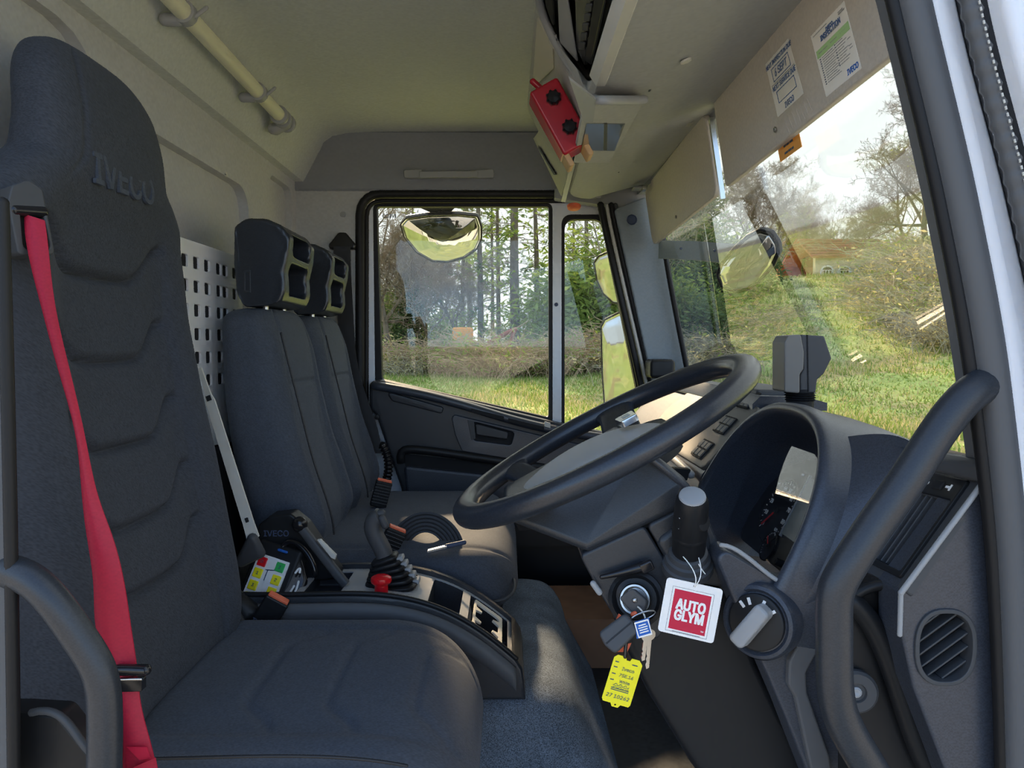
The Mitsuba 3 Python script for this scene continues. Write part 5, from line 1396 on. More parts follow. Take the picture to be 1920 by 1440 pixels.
# camera-like pod standing on the dash in front of the windscreen
cpod = thing('dash_sensor_pod', 'dark grey upright sensor pod on a ribbed foot on top of the dashboard', 'sensor')
px_, pyd = 0, 1.335
c0 = at(1500, 742, pyd)
pf = [(1474, 738), (1471, 640), (1480, 628), (1504, 627), (1506, 735), (1500, 742)]
obj('face', slab([(1471, 735), (1471, 642), (1478, 629), (1502, 627), (1508, 660), (1507, 692), (1500, 702), (1500, 738)], pyd - .02, .06, .006, .004, nb=3), 'm_pod', cpod)
obj('housing', slab([(1500, 627), (1546, 630), (1560, 672), (1546, 700), (1533, 712), (1530, 737), (1500, 737), (1500, 702), (1506, 692)], pyd - .012, .05, .008, .004, nb=3), 'm_midgrey', cpod)
obj('housing_seam', slab([(1513, 628), (1515, 628), (1517, 735), (1515, 735)], pyd - .0135, .01, 0), 'm_blackmatt', cpod)
for k in range(4):
    obj('foot_rib', lathe([(.024, 0), (.027, .0015), (.024, .003)], at(1500, 738 + 4.3 * k, pyd + .01), (0, 0, 1), 24), 'm_black', cpod)
obj('foot', lathe([(.023, -.02), (.023, .012), (0, .012)], at(1500, 742, pyd + .01), (0, 0, 1), 20), 'm_blackmatt', cpod)
# ---------------------------------------------------------------- sun visors
VT, VB = A(0.445, 0, 2.512), A(0.476, 0, 2.316)
vd = unit(VB - VT); vno = unit(np.cross(vd, YA))
if vno[0] > 0: vno = -vno


def visor_hit(px, py, h=0.0): return atP(px, py, VT + vno * (h + .006), vno)


def visor(y0, y1, key, lab, r=.02, cut=0.0):
    t = thing(key, lab, 'sun visor')
    Lz = np.linalg.norm(VB - VT)
    U = -YA if np.dot(np.cross(-YA, -vd), vno) > 0 else YA
    sg = -1 if U[1] < 0 else 1
    pl = [(sg * y0, 0), (sg * y1, 0), (sg * (y1 + cut), -Lz), (sg * y0, -Lz)]
    m = plate(Polygon(shapely.segmentize(rpoly(pl, r), .06)), VT + vno * .006, U, -vd, .012, .004, nb=3)
    y_ = m.vertices[:, 1]; f_ = np.clip(((m.vertices - VT) @ vd) / Lz, 0, 1)
    rt = 1.132 + (1.2075 - 1.132) * (2.5 - y_) / 1.28; rb_ = .685 + .070 * (2.5 - y_) / 1.7      # the visors follow the curve of the windscreen
    dt, db_ = (rt * .445 - .512) / (1 + .158 * rt), (rb_ * .476 - .316) / (1 + .158 * rb_)
    m.vertices += -vd * ((dt * (1 - f_) + db_ * f_) / abs(vd[2]))[:, None]
    obj('panel', m, 'm_visor', t)
    return t


v1 = visor(1.735, 2.50, 'sun_visor', 'beige fabric passenger sun visor hanging at the far end of the windscreen', .035)
v2 = visor(0.80, 1.665, 'sun_visor', 'long grey driver sun visor with stickers across the top of the windscreen', .012)
obj('end_strip', loft([[VT + vd * s + A(0, 1.722 + (.0 if s < .1 else .0) - .010 * q, 0) + vno * h for q, h in ((0, .004), (1, .004), (1, -.006), (0, -.006))] for s in (.012, .19)]), 'm_silver', v1)
for ypx in ((1312, 222), (1222, 350)):
    c = visor_hit(*ypx)
    hg = obj('hinge', orient(rbox((.040, .016, .014), .004), c + A(-.022, .012, -.004), YA, XA), 'm_steel', v1)
    obj('hinge_plate', orient(rbox((.05, .03, .006), .002), c + A(-.040, .02, -.002), YA, XA), 'm_greyplastic', v1)
for p, t in (((1268, 407), v1), ((1455, 243), v2)):
    c = visor_hit(*p, .001)
    obj('eyelet', lathe([(.004, 0), (.0055, .002), (.004, .0035), (.002, .002), (0, .0005)], c, vno, 16), 'm_steel', t)


def on_visor(key, pix, m, t, h, th=.0006, label=None):
    return obj(key, quad4(*[visor_hit(x, y, h) for x, y in pix], th=th), m, t, label=label)


def lerp_quad(q, u, v):
    q = np.array(q, float); return (q[0] * (1 - u) + q[1] * u) * (1 - v) + (q[3] * (1 - u) + q[2] * u) * v


def paper(t, q, parts):
    """q: corners seen at bottom left, bottom right, top right, top left; parts: (key, material, list of (u0, v0, u1, v1))"""
    for key, m, rects in parts:
        obj(key, cat([quad4(*[visor_hit(*lerp_quad(q, a, b), .0012) for a, b in ((u0, v0), (u1, v0), (u1, v1), (u0, v1))], th=.0003) for u0, v0, u1, v1 in rects]), m, t, kind='stuff' if len(rects) > 8 else None)


def vtext(t, q, s, u, v, h, m, key='print'):
    o = visor_hit(*lerp_quad(q, u, v), .0009); U = unit(visor_hit(*lerp_quad(q, u + .1, v), .0009) - o); V = unit(-vd)
    obj(key, text(s, h, o, U, V, .0004), m, t)


tk1 = thing('inspection_pocket', 'clear plastic pocket with a white inspection due slip on the driver sun visor', 'paper')
q1_ = [(1460, 232), (1511, 186), (1478, 69), (1434, 120)]
on_visor('sheet', [lerp_quad(q1_, a, b) for a, b in ((.02, .10), (.98, .10), (.98, .98), (.02, .98))], 'm_card', tk1, .0006)
vtext(tk1, q1_, 'NEXT INSPECTION DUE', .5, .90, .0072, 'm_inkblue'); vtext(tk1, q1_, 'NEXT SERVICE DUE', .5, .53, .0078, 'm_inkblue'); vtext(tk1, q1_, '6 SEPT', .5, .73, .012, 'm_inkblue'); vtext(tk1, q1_, 'IVECO', .5, .17, .009, 'm_inkblue')


def outline(u0, v0, u1, v1, w=.018): return [(u0, v0, u1, v0 + w), (u0, v1 - w, u1, v1), (u0, v0, u0 + w, v1), (u1 - w, v0, u1, v1)]


paper(tk1, q1_, [('box_outline', 'm_inkblue', outline(.16, .62, .84, .83, .012) + outline(.16, .27, .84, .46, .012)), ('rule', 'm_greyplastic', [(.06, .585, .94, .595)])])
g = np.random.default_rng(2)
lo = [visor_hit(*lerp_quad(q1_, u, 0.0), 0) for u in np.linspace(.0, 1, 13)]
pk = np.stack([np.stack([visor_hit(*lerp_quad(q1_, u, v), .003 + .0010 * math.sin(u * 16 + v * 3) * (1.2 - v)) for v in np.linspace(-.02, 1.02, 14)]) for u in np.linspace(-.03, 1.03, 26)])
obj('plastic_sleeve', loft(pk, caps=False, closed=False), 'm_clear', tk1, smooth=True)
for k in range(7):
    u = .12 + .14 * k
    obj('visor_crease', tube([visor_hit(*lerp_quad(q1_, u + .1, -.02), -.0015), visor_hit(*lerp_quad(q1_, u + .16, -.25), -.0015)], .0024, 6), 'm_visor', v2, smooth=True)
    obj('visor_crease', tube([visor_hit(*lerp_quad(q1_, u - .05, 1.02), -.0018), visor_hit(*lerp_quad(q1_, u - .12, 1.28), -.0018)], .0024, 6), 'm_visor', v2, smooth=True)
tk2 = thing('checklist_sheet', 'white checklist sticker with pale green band on the driver sun visor', 'paper')
q2_ = [(1549, 182), (1615, 128), (1582, 2), (1520, 68)]
on_visor('sheet', q2_, 'm_card', tk2, .0006)
paper(tk2, q2_, [('band', 'm_palegreen', [(.03, .60, .97, .72)]), ('text_line', 'm_greyplastic', [(.14, .565 - .036 * k, .14 + .30 + .08 * ((k * 7) % 3) / 2, .575 - .036 * k) for k in range(12)] + [(.55, .575 - .04 * k, .55 + .18 + .1 * ((k * 5) % 3) / 2, .585 - .04 * k) for k in range(9)] + [(.84, .50, .93, .51), (.84, .36, .93, .37), (.84, .40, .92, .41)]),
                 ('bullet', 'm_ink', [(.07, .563 - .036 * k, .10, .578 - .036 * k) for k in range(12)] + [(.50, .573 - .04 * k, .53, .588 - .04 * k) for k in range(9)]), ('band_text', 'm_greyplastic', [(.08, .655, .34, .67), (.42, .655, .62, .67), (.70, .655, .92, .67)]), ('header_rule', 'm_greyplastic', [(.30, .78, .74, .79), (.05, .95, .45, .96), (.78, .90, .96, .92), (.78, .93, .92, .945)])])
vtext(tk2, q2_, 'IVECO', .50, .885, .0055, 'm_inkblue'); vtext(tk2, q2_, 'INSPECTION', .50, .83, .0075, 'm_inkblue'); vtext(tk2, q2_, 'IVECO', .80, .085, .0075, 'm_blue')
os_ = thing('orange_label', 'small orange warning label below the driver sun visor', 'label')
yo_ = VB + A(0.010, 0, 0)
o4 = [atP(x, y, yo_, vno) for x, y in ((1463, 304), (1503, 275), (1497, 247), (1457, 273))]
obj('card', quad4(*o4), 'm_orangecard', os_)
ou = unit(o4[1] - o4[0]); on_ = unit(np.cross(ou, o4[3] - o4[0])); ov = np.cross(on_, ou); oc_ = sum(o4) / 4
for o, ws in ((.006, ((-.017, .010), (-.003, .012), (.013, .014))), (-.006, ((-.014, .015), (.003, .013), (.016, .008)))):
    for u_, w_ in ws: obj('print', orient(rbox((w_, .0036, .0006), .0002), oc_ + on_ * .0003 + ov * o + ou * u_, ou, ov), 'm_ink', os_)

# ---------------------------------------------------------------- overhead console along the top of the windscreen
oh = thing('overhead_console', 'olive grey moulded overhead console above the windscreen', 'overhead console')
ysec = np.r_[np.linspace(0.78, 2.28, 16), 2.34, 2.39, 2.43, 2.455, 2.468]
secs = []
for y in ysec:
    e = max(0.0, (y - 2.26) / 0.208); k = 1 - (1 - e ** 2.2) ** 0.5 if e < 1 else 1.0
    lift = 0.0
    x0, x1 = 0.058 + 0.16 * k, 0.158 + 0.028 * float(S(1.35, 2.2, y)) + 0.10 * k
    secs.append([(x0, y, 2.715), (x0 + .006, y, 2.682), (x1 - .008, y, 2.466 + .02 * k), (x1, y, 2.456 + .016 * k), (x1 + .012, y, 2.454 + .016 * k), (0.30, y, 2.472 + .006 * k), (0.43, y, 2.512), (0.50, y, 2.528), (0.50, y, 2.715)])
ohm = loft(secs)
RS = unit(A(-.126, 0, .226)); RN = unit(np.cross(RS, YA))      # up the rear face; its normal, towards the seats and down
if RN[0] > 0: RN = -RN
R0 = A(0.184, 0, 2.456)


def rf_hit(px, py, h=0.0): return atP(px, py, R0 + RN * h, RN)


UN = unit(A(0.33, 0, -1.0)); U0 = A(0.30, 0, 2.472)


def un_hit(px, py, h=0.0): return atP(px, py, U0 + UN * h, UN)


# instrument bay cut into the rear face (recorder and radio slots)
mo = man(ohm)
bq = [(1044, -40), (1050, 80), (1104, 146), (1112, 140), (1158, -40)]
bay = hull([rf_hit(x, y, h) for x, y in bq for h in (.03, -.055)], .006)
bq2 = [(1016, -40), (1018, 10), (1040, 62), (1046, 55), (1040, -40)]
bay2 = hull([rf_hit(x, y, h) for x, y in bq2 for h in (.03, -.035)], .004)
mo = mo - man(bay) - man(bay2)
obj('body', unman(mo), 'm_console', oh, smooth=30)
obj('bay_floor', hull([rf_hit(x, y, h) for x, y in [(1060, -40), (1062, 70), (1100, 128), (1146, -40)] for h in (-.046, -.052)], .003), 'm_blackmatt', oh)
obj('bay_wall', hull([rf_hit(x, y, h) for x, y in [(1046, -40), (1051, 78), (1058, -40), (1082, 112)] for h in (-.004, -.046)], .002), 'm_greyplastic', oh)
obj('recorder_unit', hull([rf_hit(x, y, h) for x, y in [(1082, -40), (1084, 88), (1098, 118), (1122, -40)] for h in (-.010, -.046)], .004), 'm_gloss', oh)
obj('radio_unit', hull([rf_hit(x, y, h) for x, y in [(1124, -40), (1100, 112), (1108, 118), (1142, -40)] for h in (-.004, -.040)], .003), 'm_black', oh)
for i in range(5): obj('recorder_key', hull([rf_hit(1105 - 3.2 * i + a, 14 + 18 * i + b, -.002) for a, b in ((-4, -5), (4, -5), (-5, 5), (3, 5))], .0025), 'm_midgrey', oh)
obj('stored_folder', hull([rf_hit(x, y, h) for x, y in [(1022, -40), (1026, 10), (1038, 44), (1036, -40)] for h in (.0, -.03)], .003), 'm_blackmatt', oh)
obj('edge_strip', loft([[R0 + A(-.026 + dx * 1.5, y, dz) for dx, dz in ((-.008, .018), (-.010, .012), (-.002, -.006), (.008, -.006), (.010, -.001))] for y in np.linspace(.80, 1.36, 6)]), 'm_pale', oh, smooth=40)


# pale lower trims: flap, front strip, curved lip above the reading lamp
obj('flap', quad4(*[rf_hit(x, y, .006) for x, y in ((998, 165), (1038, 128), (1036, 92), (1007, 34))][::1], th=.004), 'm_console_pale', oh)
obj('rear_lid', quad4(*[rf_hit(x, y, .003) for x, y in ((1060, 372), (1075, 306), (1030, 215), (992, 172))], th=.004), 'm_console_pale', oh)
obj('rear_lid', quad4(*[rf_hit(x, y, .0045) for x, y in ((1000, 260), (1052, 368), (1068, 318), (1022, 230))], th=.003), 'm_console', oh)
obj('lid_handle', loft([[rf_hit(x, y, h) for h, (x, y) in ((.004, a), (.010, a), (.010, b), (.004, b))] for a, b in (((1008, 276), (1013, 279)), ((1022, 300), (1026, 302)), ((1038, 328), (1043, 328)))]), 'm_ink', oh)
obj('front_strip', loft([[rf_hit(x, y, h) for h, (x, y) in ((.002, a), (.010, a), (.010, b), (.002, b))] for a, b in (((1052, 378), (1060, 379)), ((1070, 306), (1079, 307)))]), 'm_pale', oh)
obj('lip', tube(spline([rf_hit(1008, -20, .006), rf_hit(1026, 48, .006), rf_hit(1046, 88, .006), rf_hit(1076, 134, .006), rf_hit(1108, 172, .006), un_hit(1128, 188, .008), un_hit(1160, 188, .010), un_hit(1208, 187, .010)], 40), .008, 12), 'm_greyplastic', oh, smooth=True)
lampq = [(1075, 305), (1142, 306), (1208, 190), (1098, 190)]
obj('lamp_panel', quad4(*[un_hit(x, y, .006) for x, y in lampq], th=.008), 'm_console', oh)
obj('reading_lamp', quad4(*[un_hit(x, y, .008) for x, y in ((1090, 282), (1152, 283), (1172, 233), (1100, 232))], th=.004), 'm_mirror', oh, label='glossy reading lamp lens')
obj('lamp_divider', quad4(*[un_hit(x, y, .0090) for x, y in ((1132, 282), (1138, 282), (1139, 233), (1133, 233))], th=.004), 'm_midgrey', oh)
obj('sweep_panel', quad4(*[un_hit(x, y, .007) for x, y in ((1097, 236), (1112, 230), (1118, 188), (1068, 150))][::1], th=.006), 'm_greyplastic', oh)
obj('ceiling_button', lathe([(.010, 0), (.009, .003), (0, .0035)], un_hit(1286, 113, .0), UN, 16), 'm_pale', oh)
for p in ((1160, 323), (1118, 372), (1218, 170)): obj('scratch', orient(rbox((.010, .004, .001), .0004), un_hit(*p, .0), YA, XA), 'm_midgrey', oh)
obj('amber_lens', lathe([(.022, 0), (.020, .008), (.012, .012), (0, .012)], at(1076, 386, 2.40), (0, -.3, -1), 20), 'm_orange', oh)

# red box with two black knobs clipped on the console
rb = thing('red_box', 'glossy red box with two black knobs clipped to the overhead console', 'box')
rbc = at(1056, 228, 1.63); rU = RS; rY = YA; rX = unit(np.cross(rY, rU))
if np.dot(rX, RN) < 0: rX = -rX
hL = .074
kx = unit(np.cross(rU, -YA))
bodym = rbox((.066, .076, 2 * hL), .006)
fy_ = rf_hit(1050, 215, 0)
cen = at(1058, 222, 1.66) + RN * .012 + RIGHT * 0
R3 = np.c_[np.cross(YA, rU), YA, rU]
bm = bodym.copy(); bm.vertices = bm.vertices @ R3.T + cen
obj('case', bm, 'm_redbox', rb, smooth=30)
nf = -YA
for s in (.038, -.030):
    kp = cen + rU * s - YA * .038 + np.cross(YA, rU) * .004
    obj('knob', cat([lathe([(.0135, 0), (.0145, .003), (.0135, .010), (.011, .013), (0, .0135)], kp, nf, 24)] + [hull([kp + (math.cos(a) * rU + math.sin(a) * np.cross(YA, rU)) * .0135 + nf * z for z in (.004, .010)], .003, 8) for a in np.linspace(0, 2 * np.pi, 8, endpoint=False)]), 'm_gloss', rb)
for s, o in ((-1, -.026), (1, .020)):
    obj('wooden_foot', orient(rbox((.012, .062, .030), .003), cen - rU * (hL + .010) + np.cross(YA, rU) * o, np.cross(YA, rU), YA), 'm_tan', rb)
obj('side_label', orient(rbox((.0015, .036, .08), .0005), cen - np.cross(YA, rU) * .0285 * (1 if np.dot(np.cross(YA, rU), RN) < 0 else -1), np.cross(YA, rU), YA), 'm_redbox', rb)
for s in (.012, -.016): obj('side_rivet', orient(rbox((.003, .010, .012), .001), cen + rU * s + RN * .029 - YA * .02, np.cross(YA, rU), YA), 'm_tan', rb)
obj('hook', hull([cen + rU * hL, cen + rU * (hL + .02) - A(.01, 0, 0)], .007), 'm_redbox', rb)

# ---------------------------------------------------------------- rod on the rear wall, header handle, small fittings
rod = thing('blind_rod', 'pale cream rod held by grey clips along the top of the rear wall', 'rod')
ra, rbb = atX(300, -25, -.592), atX(532, 225, -.592)
obj('rod', tube([ra + (ra - rbb) * .8, ra, (ra + rbb) / 2, rbb], .0165, 20), 'm_cream', rod, smooth=True)
rdir = unit(rbb - ra)
for i, (x, y) in enumerate(((346, 30), (484, 175), (523, 216), (530, 224), (538, 231))):
    c = atX(x, y, -.592); c = ra + rdir * np.dot(c - ra, rdir)
    k = obj('clip', lathe([(.0185, -.011), (.0215, -.010), (.0215, .010), (.0185, .011)] if i < 2 else [(.019, -.006), (.024, -.004), (.024, .004), (.019, .006)], c, rdir, 24), 'm_greyplastic', rod)
    if i < 2:
        obj('clip_tongue', hull([c + A(.02, 0, -.006), c + A(.038, .006, .012)], .004), 'm_greyplastic', k)
        obj('clip_foot', hull([c + A(-.012, 0, -.012), c + A(-.035, 0, -.012)], .012), 'm_greyplastic', k)
obj('end_bracket', hull([rbb + rdir * .02 + A(0, 0, -.004), rbb + rdir * .035 + A(-.03, 0, -.014), rbb + rdir * .01 + A(-.03, 0, -.02)], .016), 'm_greyplastic', rod)
hk = thing('coat_hook', 'small grey coat hook on the rear trim near the passenger corner', 'hook')
hc = atX(582, 308, -.655)
obj('plate', orient(rbox((.006, .022, .032), .003), hc, XA, YA), 'm_greyplastic', hk)
obj('hook', tube(spline([hc + A(.004, 0, .012), hc + A(.018, 0, 0), hc + A(.022, 0, -.012), hc + A(.014, 0, -.016)], 12), .004, 8), 'm_greyplastic', hk)
for (p, nm) in (((423, 327), 'screw cap on the rear wall between the recessed panels'),):
    t = thing('screw_cap', 'small pale ' + nm, 'screw cap'); obj('cap', lathe([(.007, 0), (.006, .003), (0, .004)], atX(*p, -.70), XA, 14), 'm_pale', t)
    obj('cap_slot', orient(rbox((.008, .002, .001), .0004), atX(*p, -.6958), YA, ZA), 'm_midgrey', t)
t = thing('screw_cap', 'small grey screw cap on the door pillar above the belt guide', 'screw cap'); obj('cap', lathe([(.010, 0), (.009, .003), (0, .004)], at(643, 402, 2.60), -YA, 14), 'm_greyplastic', t)
gh3 = thing('header_handle', 'grey grab handle on the header above the passenger window', 'handle')
for x0, x1 in ((757, 792), (891, 926)):
    obj('end_block', slab([(x0, 318), (x1, 317), (x1, 333), (x0, 333)], 2.565, .03, .006, .006, nb=3), 'm_greyplastic', gh3)
obj('grip', slab([(786, 321), (896, 320), (896, 332), (786, 333)], 2.558, .014, .005, .003, nb=3), 'm_greyplastic', gh3)

# ---------------------------------------------------------------- mirrors outside
def mirror(key, lab, pix, Y, nrm, depth, shell='m_greyplastic', rim=.012, dome=.012):
    """a curved outline seen at pix, in the plane through its centre with normal nrm"""
    t = thing(key, lab, 'mirror')
    c = at(*np.mean(pix, 0), Y); n = unit(nrm)
    P = np.array([atP(x, y, c, n) for x, y in pix]); c = P.mean(0)
    u = unit(np.cross(ZA, n)); v = np.cross(n, u)
    poly = rpoly([(np.dot(p - c, u), np.dot(p - c, v)) for p in P], .012)
    gr = np.array(poly.buffer(-rim).exterior.coords)[:-1]
    obj('glass', loft([c + n * (.001 + dome * (1 - f * f)) + gr[:, :1] * f * u + gr[:, 1:] * f * v for f in np.linspace(1, .02, 14)]), 'm_mirror', t, smooth=True)
    obj('rim', plate(poly, c + n * .003, u, v, .015, .003, [poly.buffer(-rim)], nb=3), 'm_black', t)
    r0 = np.array(poly.exterior.coords)[:-1]
    secs = []
    for f in np.linspace(0, 1, 8):
        s = math.sqrt(max(1 - (f * .97) ** 2, 0.02)); secs.append(c - n * (.010 + depth * f) + (r0[:, :1] * s) * u + (r0[:, 1:] * s) * v)
    obj('shell', loft(secs), shell, t, smooth=40)
    return t, c, n


km, kc, kn_ = mirror('kerb_mirror', 'wide kerb mirror hanging outside the passenger window', [(749, 420), (760, 408), (800, 402), (860, 400), (897, 404), (904, 424), (904, 448), (895, 468), (872, 484), (840, 493), (810, 491), (780, 474), (757, 446)], 2.86, (-.05, -.72, -.62), .05, rim=.006, dome=.035)
obj('bracket', hull([at(790, 384, 2.78), at(850, 384, 2.78), at(822, 398, 2.84), at(836, 398, 2.84)], .012), 'm_black', km)
m1, _, _ = mirror('wide_angle_mirror', 'upper wide angle side mirror outside the quarter window', [(1112, 492), (1122, 478), (1150, 466), (1185, 462), (1192, 560), (1172, 572), (1150, 570), (1130, 552), (1118, 526)], 2.95, (-.76, -.56, -.30), .08, 'm_black', .009)
m2, _, _ = mirror('side_mirror', 'lower tall side mirror outside the quarter window', [(1126, 612), (1134, 597), (1160, 584), (1195, 577), (1215, 740), (1200, 790), (1150, 800), (1134, 780), (1128, 700)], 2.95, (-.84, -.54, -.06), .08, 'm_black', .009)
obj('mirror_arm', tube([A(.52, 2.90, 1.70), A(.50, 2.98, 1.9), A(.46, 2.98, 2.45)], .014, 10), 'm_black', m2)
obj('mirror_stay', tube([A(.55, 2.66, 1.70), A(.52, 2.90, 1.70)], .014, 10), 'm_black', m2)
fm, fc, fn_ = mirror('front_mirror', 'front blind spot mirror on an arm beyond the windscreen', [(1342, 515), (1350, 494), (1376, 462), (1400, 440), (1425, 428), (1448, 434), (1462, 456), (1464, 474), (1452, 500), (1430, 526), (1405, 545), (1380, 550), (1352, 540)], 2.05, (-.62, -.62, -.48), .03, 'm_greyplastic', .007, .03)
arm = [at(1236, 468, 2.45), at(1300, 470, 2.30), at(1388, 478, 2.10)]
obj('arm', loft([[p + A(0, 0, s) + A(0, e, 0) for s, e in ((-.027, -.01), (.027, -.01), (.027, .01), (-.027, .01))] for p in arm]), 'm_pillar', fm, smooth=30)
for p in ((1277, 466), (1340, 470)): obj('rivet', lathe([(.004, 0), (.003, .003), (0, .003)], at(*p, 2.33 if p[0] < 1300 else 2.19), (0, -1, 0), 10), 'm_ink', fm)
# ---------------------------------------------------------------- engine tunnel, floor pieces, centre console
xs_ = [-.60, -.20, 0.04, 0.09, 0.125, 0.150, 0.175, 0.205, 0.235]
tz = [1.345, 1.345, 1.345, 1.340, 1.322, 1.285, 1.235, 1.18, 1.125]
gy_ = [1.18, 1.26, 1.34, 1.40, 1.45, 1.50, 1.56, 1.8, 2.1, 2.22, 2.30, 2.36]
sc_y = [0.0, .12, .42, .72, .92, .985, 1.0, 1.0, 1.0, .93, .5, 0.0]
xi = np.linspace(-.60, .235, 50); zi = interp(xs_, tz, xi)
yi = np.linspace(1.18, 2.36, 70); si_ = interp(gy_, sc_y, yi)
grid = np.array([[(x, y, FL - .004 + (z - FL) * s) for y, s in zip(yi, si_)] for x, z in zip(xi, zi)])
obj('engine_tunnel', loft(grid, caps=False, closed=False), 'm_carpet', smooth=True, label='grey carpeted engine tunnel rising between the seats', cat='engine cover')
cb = thing('cardboard_box', 'brown cardboard box in the passenger footwell', 'box')
bo = A(0.30, 2.08, FL)
obj('carton', rbox((.50, .30, .135), .003, (0.36, 2.20, FL + .068)), 'm_cardboard', cb)
obj('flap', quad4((.111, 2.05, FL + .136), (.609, 2.05, FL + .136), (.609, 2.17, FL + .140), (.111, 2.17, FL + .140), .003), 'm_cardboard', cb)
obj('floor_mat', loft([[(x, y, FL + .004 + .002 * math.sin(x * 40)) for x in np.linspace(.27, .78, 30)] for y in np.linspace(.86, 2.0, 8)], caps=False, closed=False), 'm_mat', smooth=True, label='dark blue grey rubber mat on the footwell floor', cat='floor mat')

cn = thing('centre_console', 'black centre console with pale top tray and cup holder beside the driver seat', 'console')
CY0, CY1 = 1.445, 1.665
# top outline in side view (x, z): level behind, curving down to the nose
tp = spline([atX(0, 0, -1) * 0 + A(-.50, 0, 1.530), A(-.30, 0, 1.531), A(-.205, 0, 1.524), A(-.11, 0, 1.495), A(-.03, 0, 1.445), A(0.018, 0, 1.405)], 40)
top_xz = [(p[0], p[2]) for p in tp]
nose = [(0.030, 1.385), (0.034, 1.36), (0.036, 1.325), (-.50, 1.325)]
csec = []
shell = Polygon(top_xz[::1] + nose)
side = lambda pts, Y, d, **k: plate(Polygon(pts), (0, Y, 0), XA, ZA, d, **k)
wall_t = .010
blk = man(plate(Polygon(top_xz + nose), (0, CY0, 0), XA, ZA, CY1 - CY0, .008, nb=3))


def ctop(x): return float(np.interp(x, [p[0] for p in top_xz], [p[1] for p in top_xz]))


def pocket(x0, x1, y0, y1, deep, r=.006):
    pts = [(x, y, ctop(x) + dz) for x in np.linspace(x0, x1, 4) for y in (y0, y1) for dz in (.05,)] + [(x, y, min(ctop(x0), ctop(x1)) - deep) for x in (x0, x1) for y in (y0, y1)]
    return man(hull(pts, r))


blk = blk - pocket(-.62, -.418, CY0 + .016, CY1 + .05, .14) - pocket(-.395, -.330, CY0 + .05, CY1 - .04, .035) - pocket(-.150, -.098, CY0 + .028, CY1 - .028, .06) - pocket(-.072, -.004, CY0 + .028, CY1 - .028, .060)
# sunken top between the side walls
topcut = [(x, z + (-.010)) for x, z in top_xz]
cutp = Polygon([(x, z) for x, z in topcut[2:-1]] + [(topcut[-2][0], 1.60), (topcut[2][0], 1.60)])
blk = blk - man(plate(cutp, (0, CY0 + .014, 0), XA, ZA, CY1 - CY0 - .028))
obj('body', unman(blk), 'm_dark', cn, smooth=30)
# pale top skin
ys0, ys1 = CY0 + .016, CY1 - .016
skin = man(plate(Polygon([(x, z - .0095) for x, z in top_xz[1:-1]] + [(x, z - .0125) for x, z in top_xz[1:-1]][::-1]), (0, ys0, 0), XA, ZA, ys1 - ys0))
skin = skin - pocket(-.62, -.418, CY0 + .016, CY1 + .05, .14, .005) - pocket(-.395, -.330, CY0 + .05, CY1 - .04, .035, .005) - pocket(-.150, -.098, CY0 + .028, CY1 - .028, .06, .005) - pocket(-.072, -.004, CY0 + .028, CY1 - .028, .060, .005)
obj('top_tray', unman(skin), 'm_greyplastic', cn, smooth=30)
cm_ = A(-.038, (CY0 + CY1) / 2, ctop(-.038) - .0125); cu_ = unit(A(.068, 0, ctop(-.004) - ctop(-.072)))
hol = rpoly([(-.031, -.062), (.027, -.062), (.027, .062), (-.031, .062)], .012)
for sx_, sy_ in ((-1, -1), (-1, 1), (1, -1), (1, 1)):
    x_, y_ = (-.033 if sx_ < 0 else .029), sy_ * .030
    hol = hol.difference(Polygon([(x_, y_ - .012), (x_ - sx_ * .017, y_ - .004), (x_ - sx_ * .017, y_ + .004), (x_, y_ + .012)]))
obj('cup_insert', plate(rpoly([(-.036, -.080), (.036, -.080), (.036, .080), (-.036, .080)], .006), cm_, cu_, YA, .004, .0008, [hol]), 'm_pale', cn, label='pale cup holder insert with finger tabs')
obj('cup_divider', hull([(-.085, CY0 + .035, ctop(-.085) - .02), (-.085, CY1 - .035, ctop(-.085) - .02), (-.080, CY0 + .035, ctop(-.085) - .05), (-.080, CY1 - .035, ctop(-.085) - .05)], .005), 'm_greyplastic', cn)
ed = np.array([(p[0], CY0 + .005, p[2] + .001) for p in tp])
obj('edge_bead', tube(ed, .005, 10), 'm_black', cn, smooth=True)
# armrest-like grey bulge below the edge on the near side
obj('side_bulge', loft([[(x, CY0 + .004 - .016 * s, z - .012 - .05 * v) for s, v in ((0, 0), (.7, .10), (1, .4), (.9, .75), (.2, 1.0), (0, 1.0))] for x, z in [(p[0], p[2]) for p in tp]]), 'm_pillargrey', cn, smooth=True)

# handbrake: ribbed lever with black ball end, rear left of the console
hb = thing('hand_brake', 'black hand brake housing with a ball topped lever behind the console', 'hand brake')
a_, b_, c_ = at(562, 985, 1.555), at(610, 1048, 1.54), at(648, 1096, 1.53)
obj('lever', loft([[p + q for q in (oval(.0095, .009, 14, 3)[:, :1] * unit(np.cross(unit(c_ - a_), YA)) + oval(.0095, .009, 14, 3)[:, 1:] * YA)] for p in (a_, b_, c_)]), 'm_midgrey', hb, smooth=40)
obj('ball', lathe([(1e-4, -.016)] + [(.016 * math.sin(t), -.016 * math.cos(t)) for t in np.linspace(.2, 2.94, 12)] + [(1e-4, .016)], at(562, 983, 1.555), ZA, 20), 'm_gloss', hb, smooth=True)
obj('housing', slab([(478, 1030), (484, 985), (505, 968), (545, 963), (572, 985), (612, 1045), (642, 1085), (600, 1090), (480, 1080)], 1.59, .05, .014, .010, nb=4), 'm_black', hb)
obj('lettering', text('IVECO', .012, at(518, 1000, 1.5895), XA, ZA, .0008), 'm_ink', hb)
obj('release_pad', slab([(594, 1013), (600, 1012), (630, 1042), (628, 1050), (620, 1046)], 1.535, .01, .002), 'm_pale', hb)

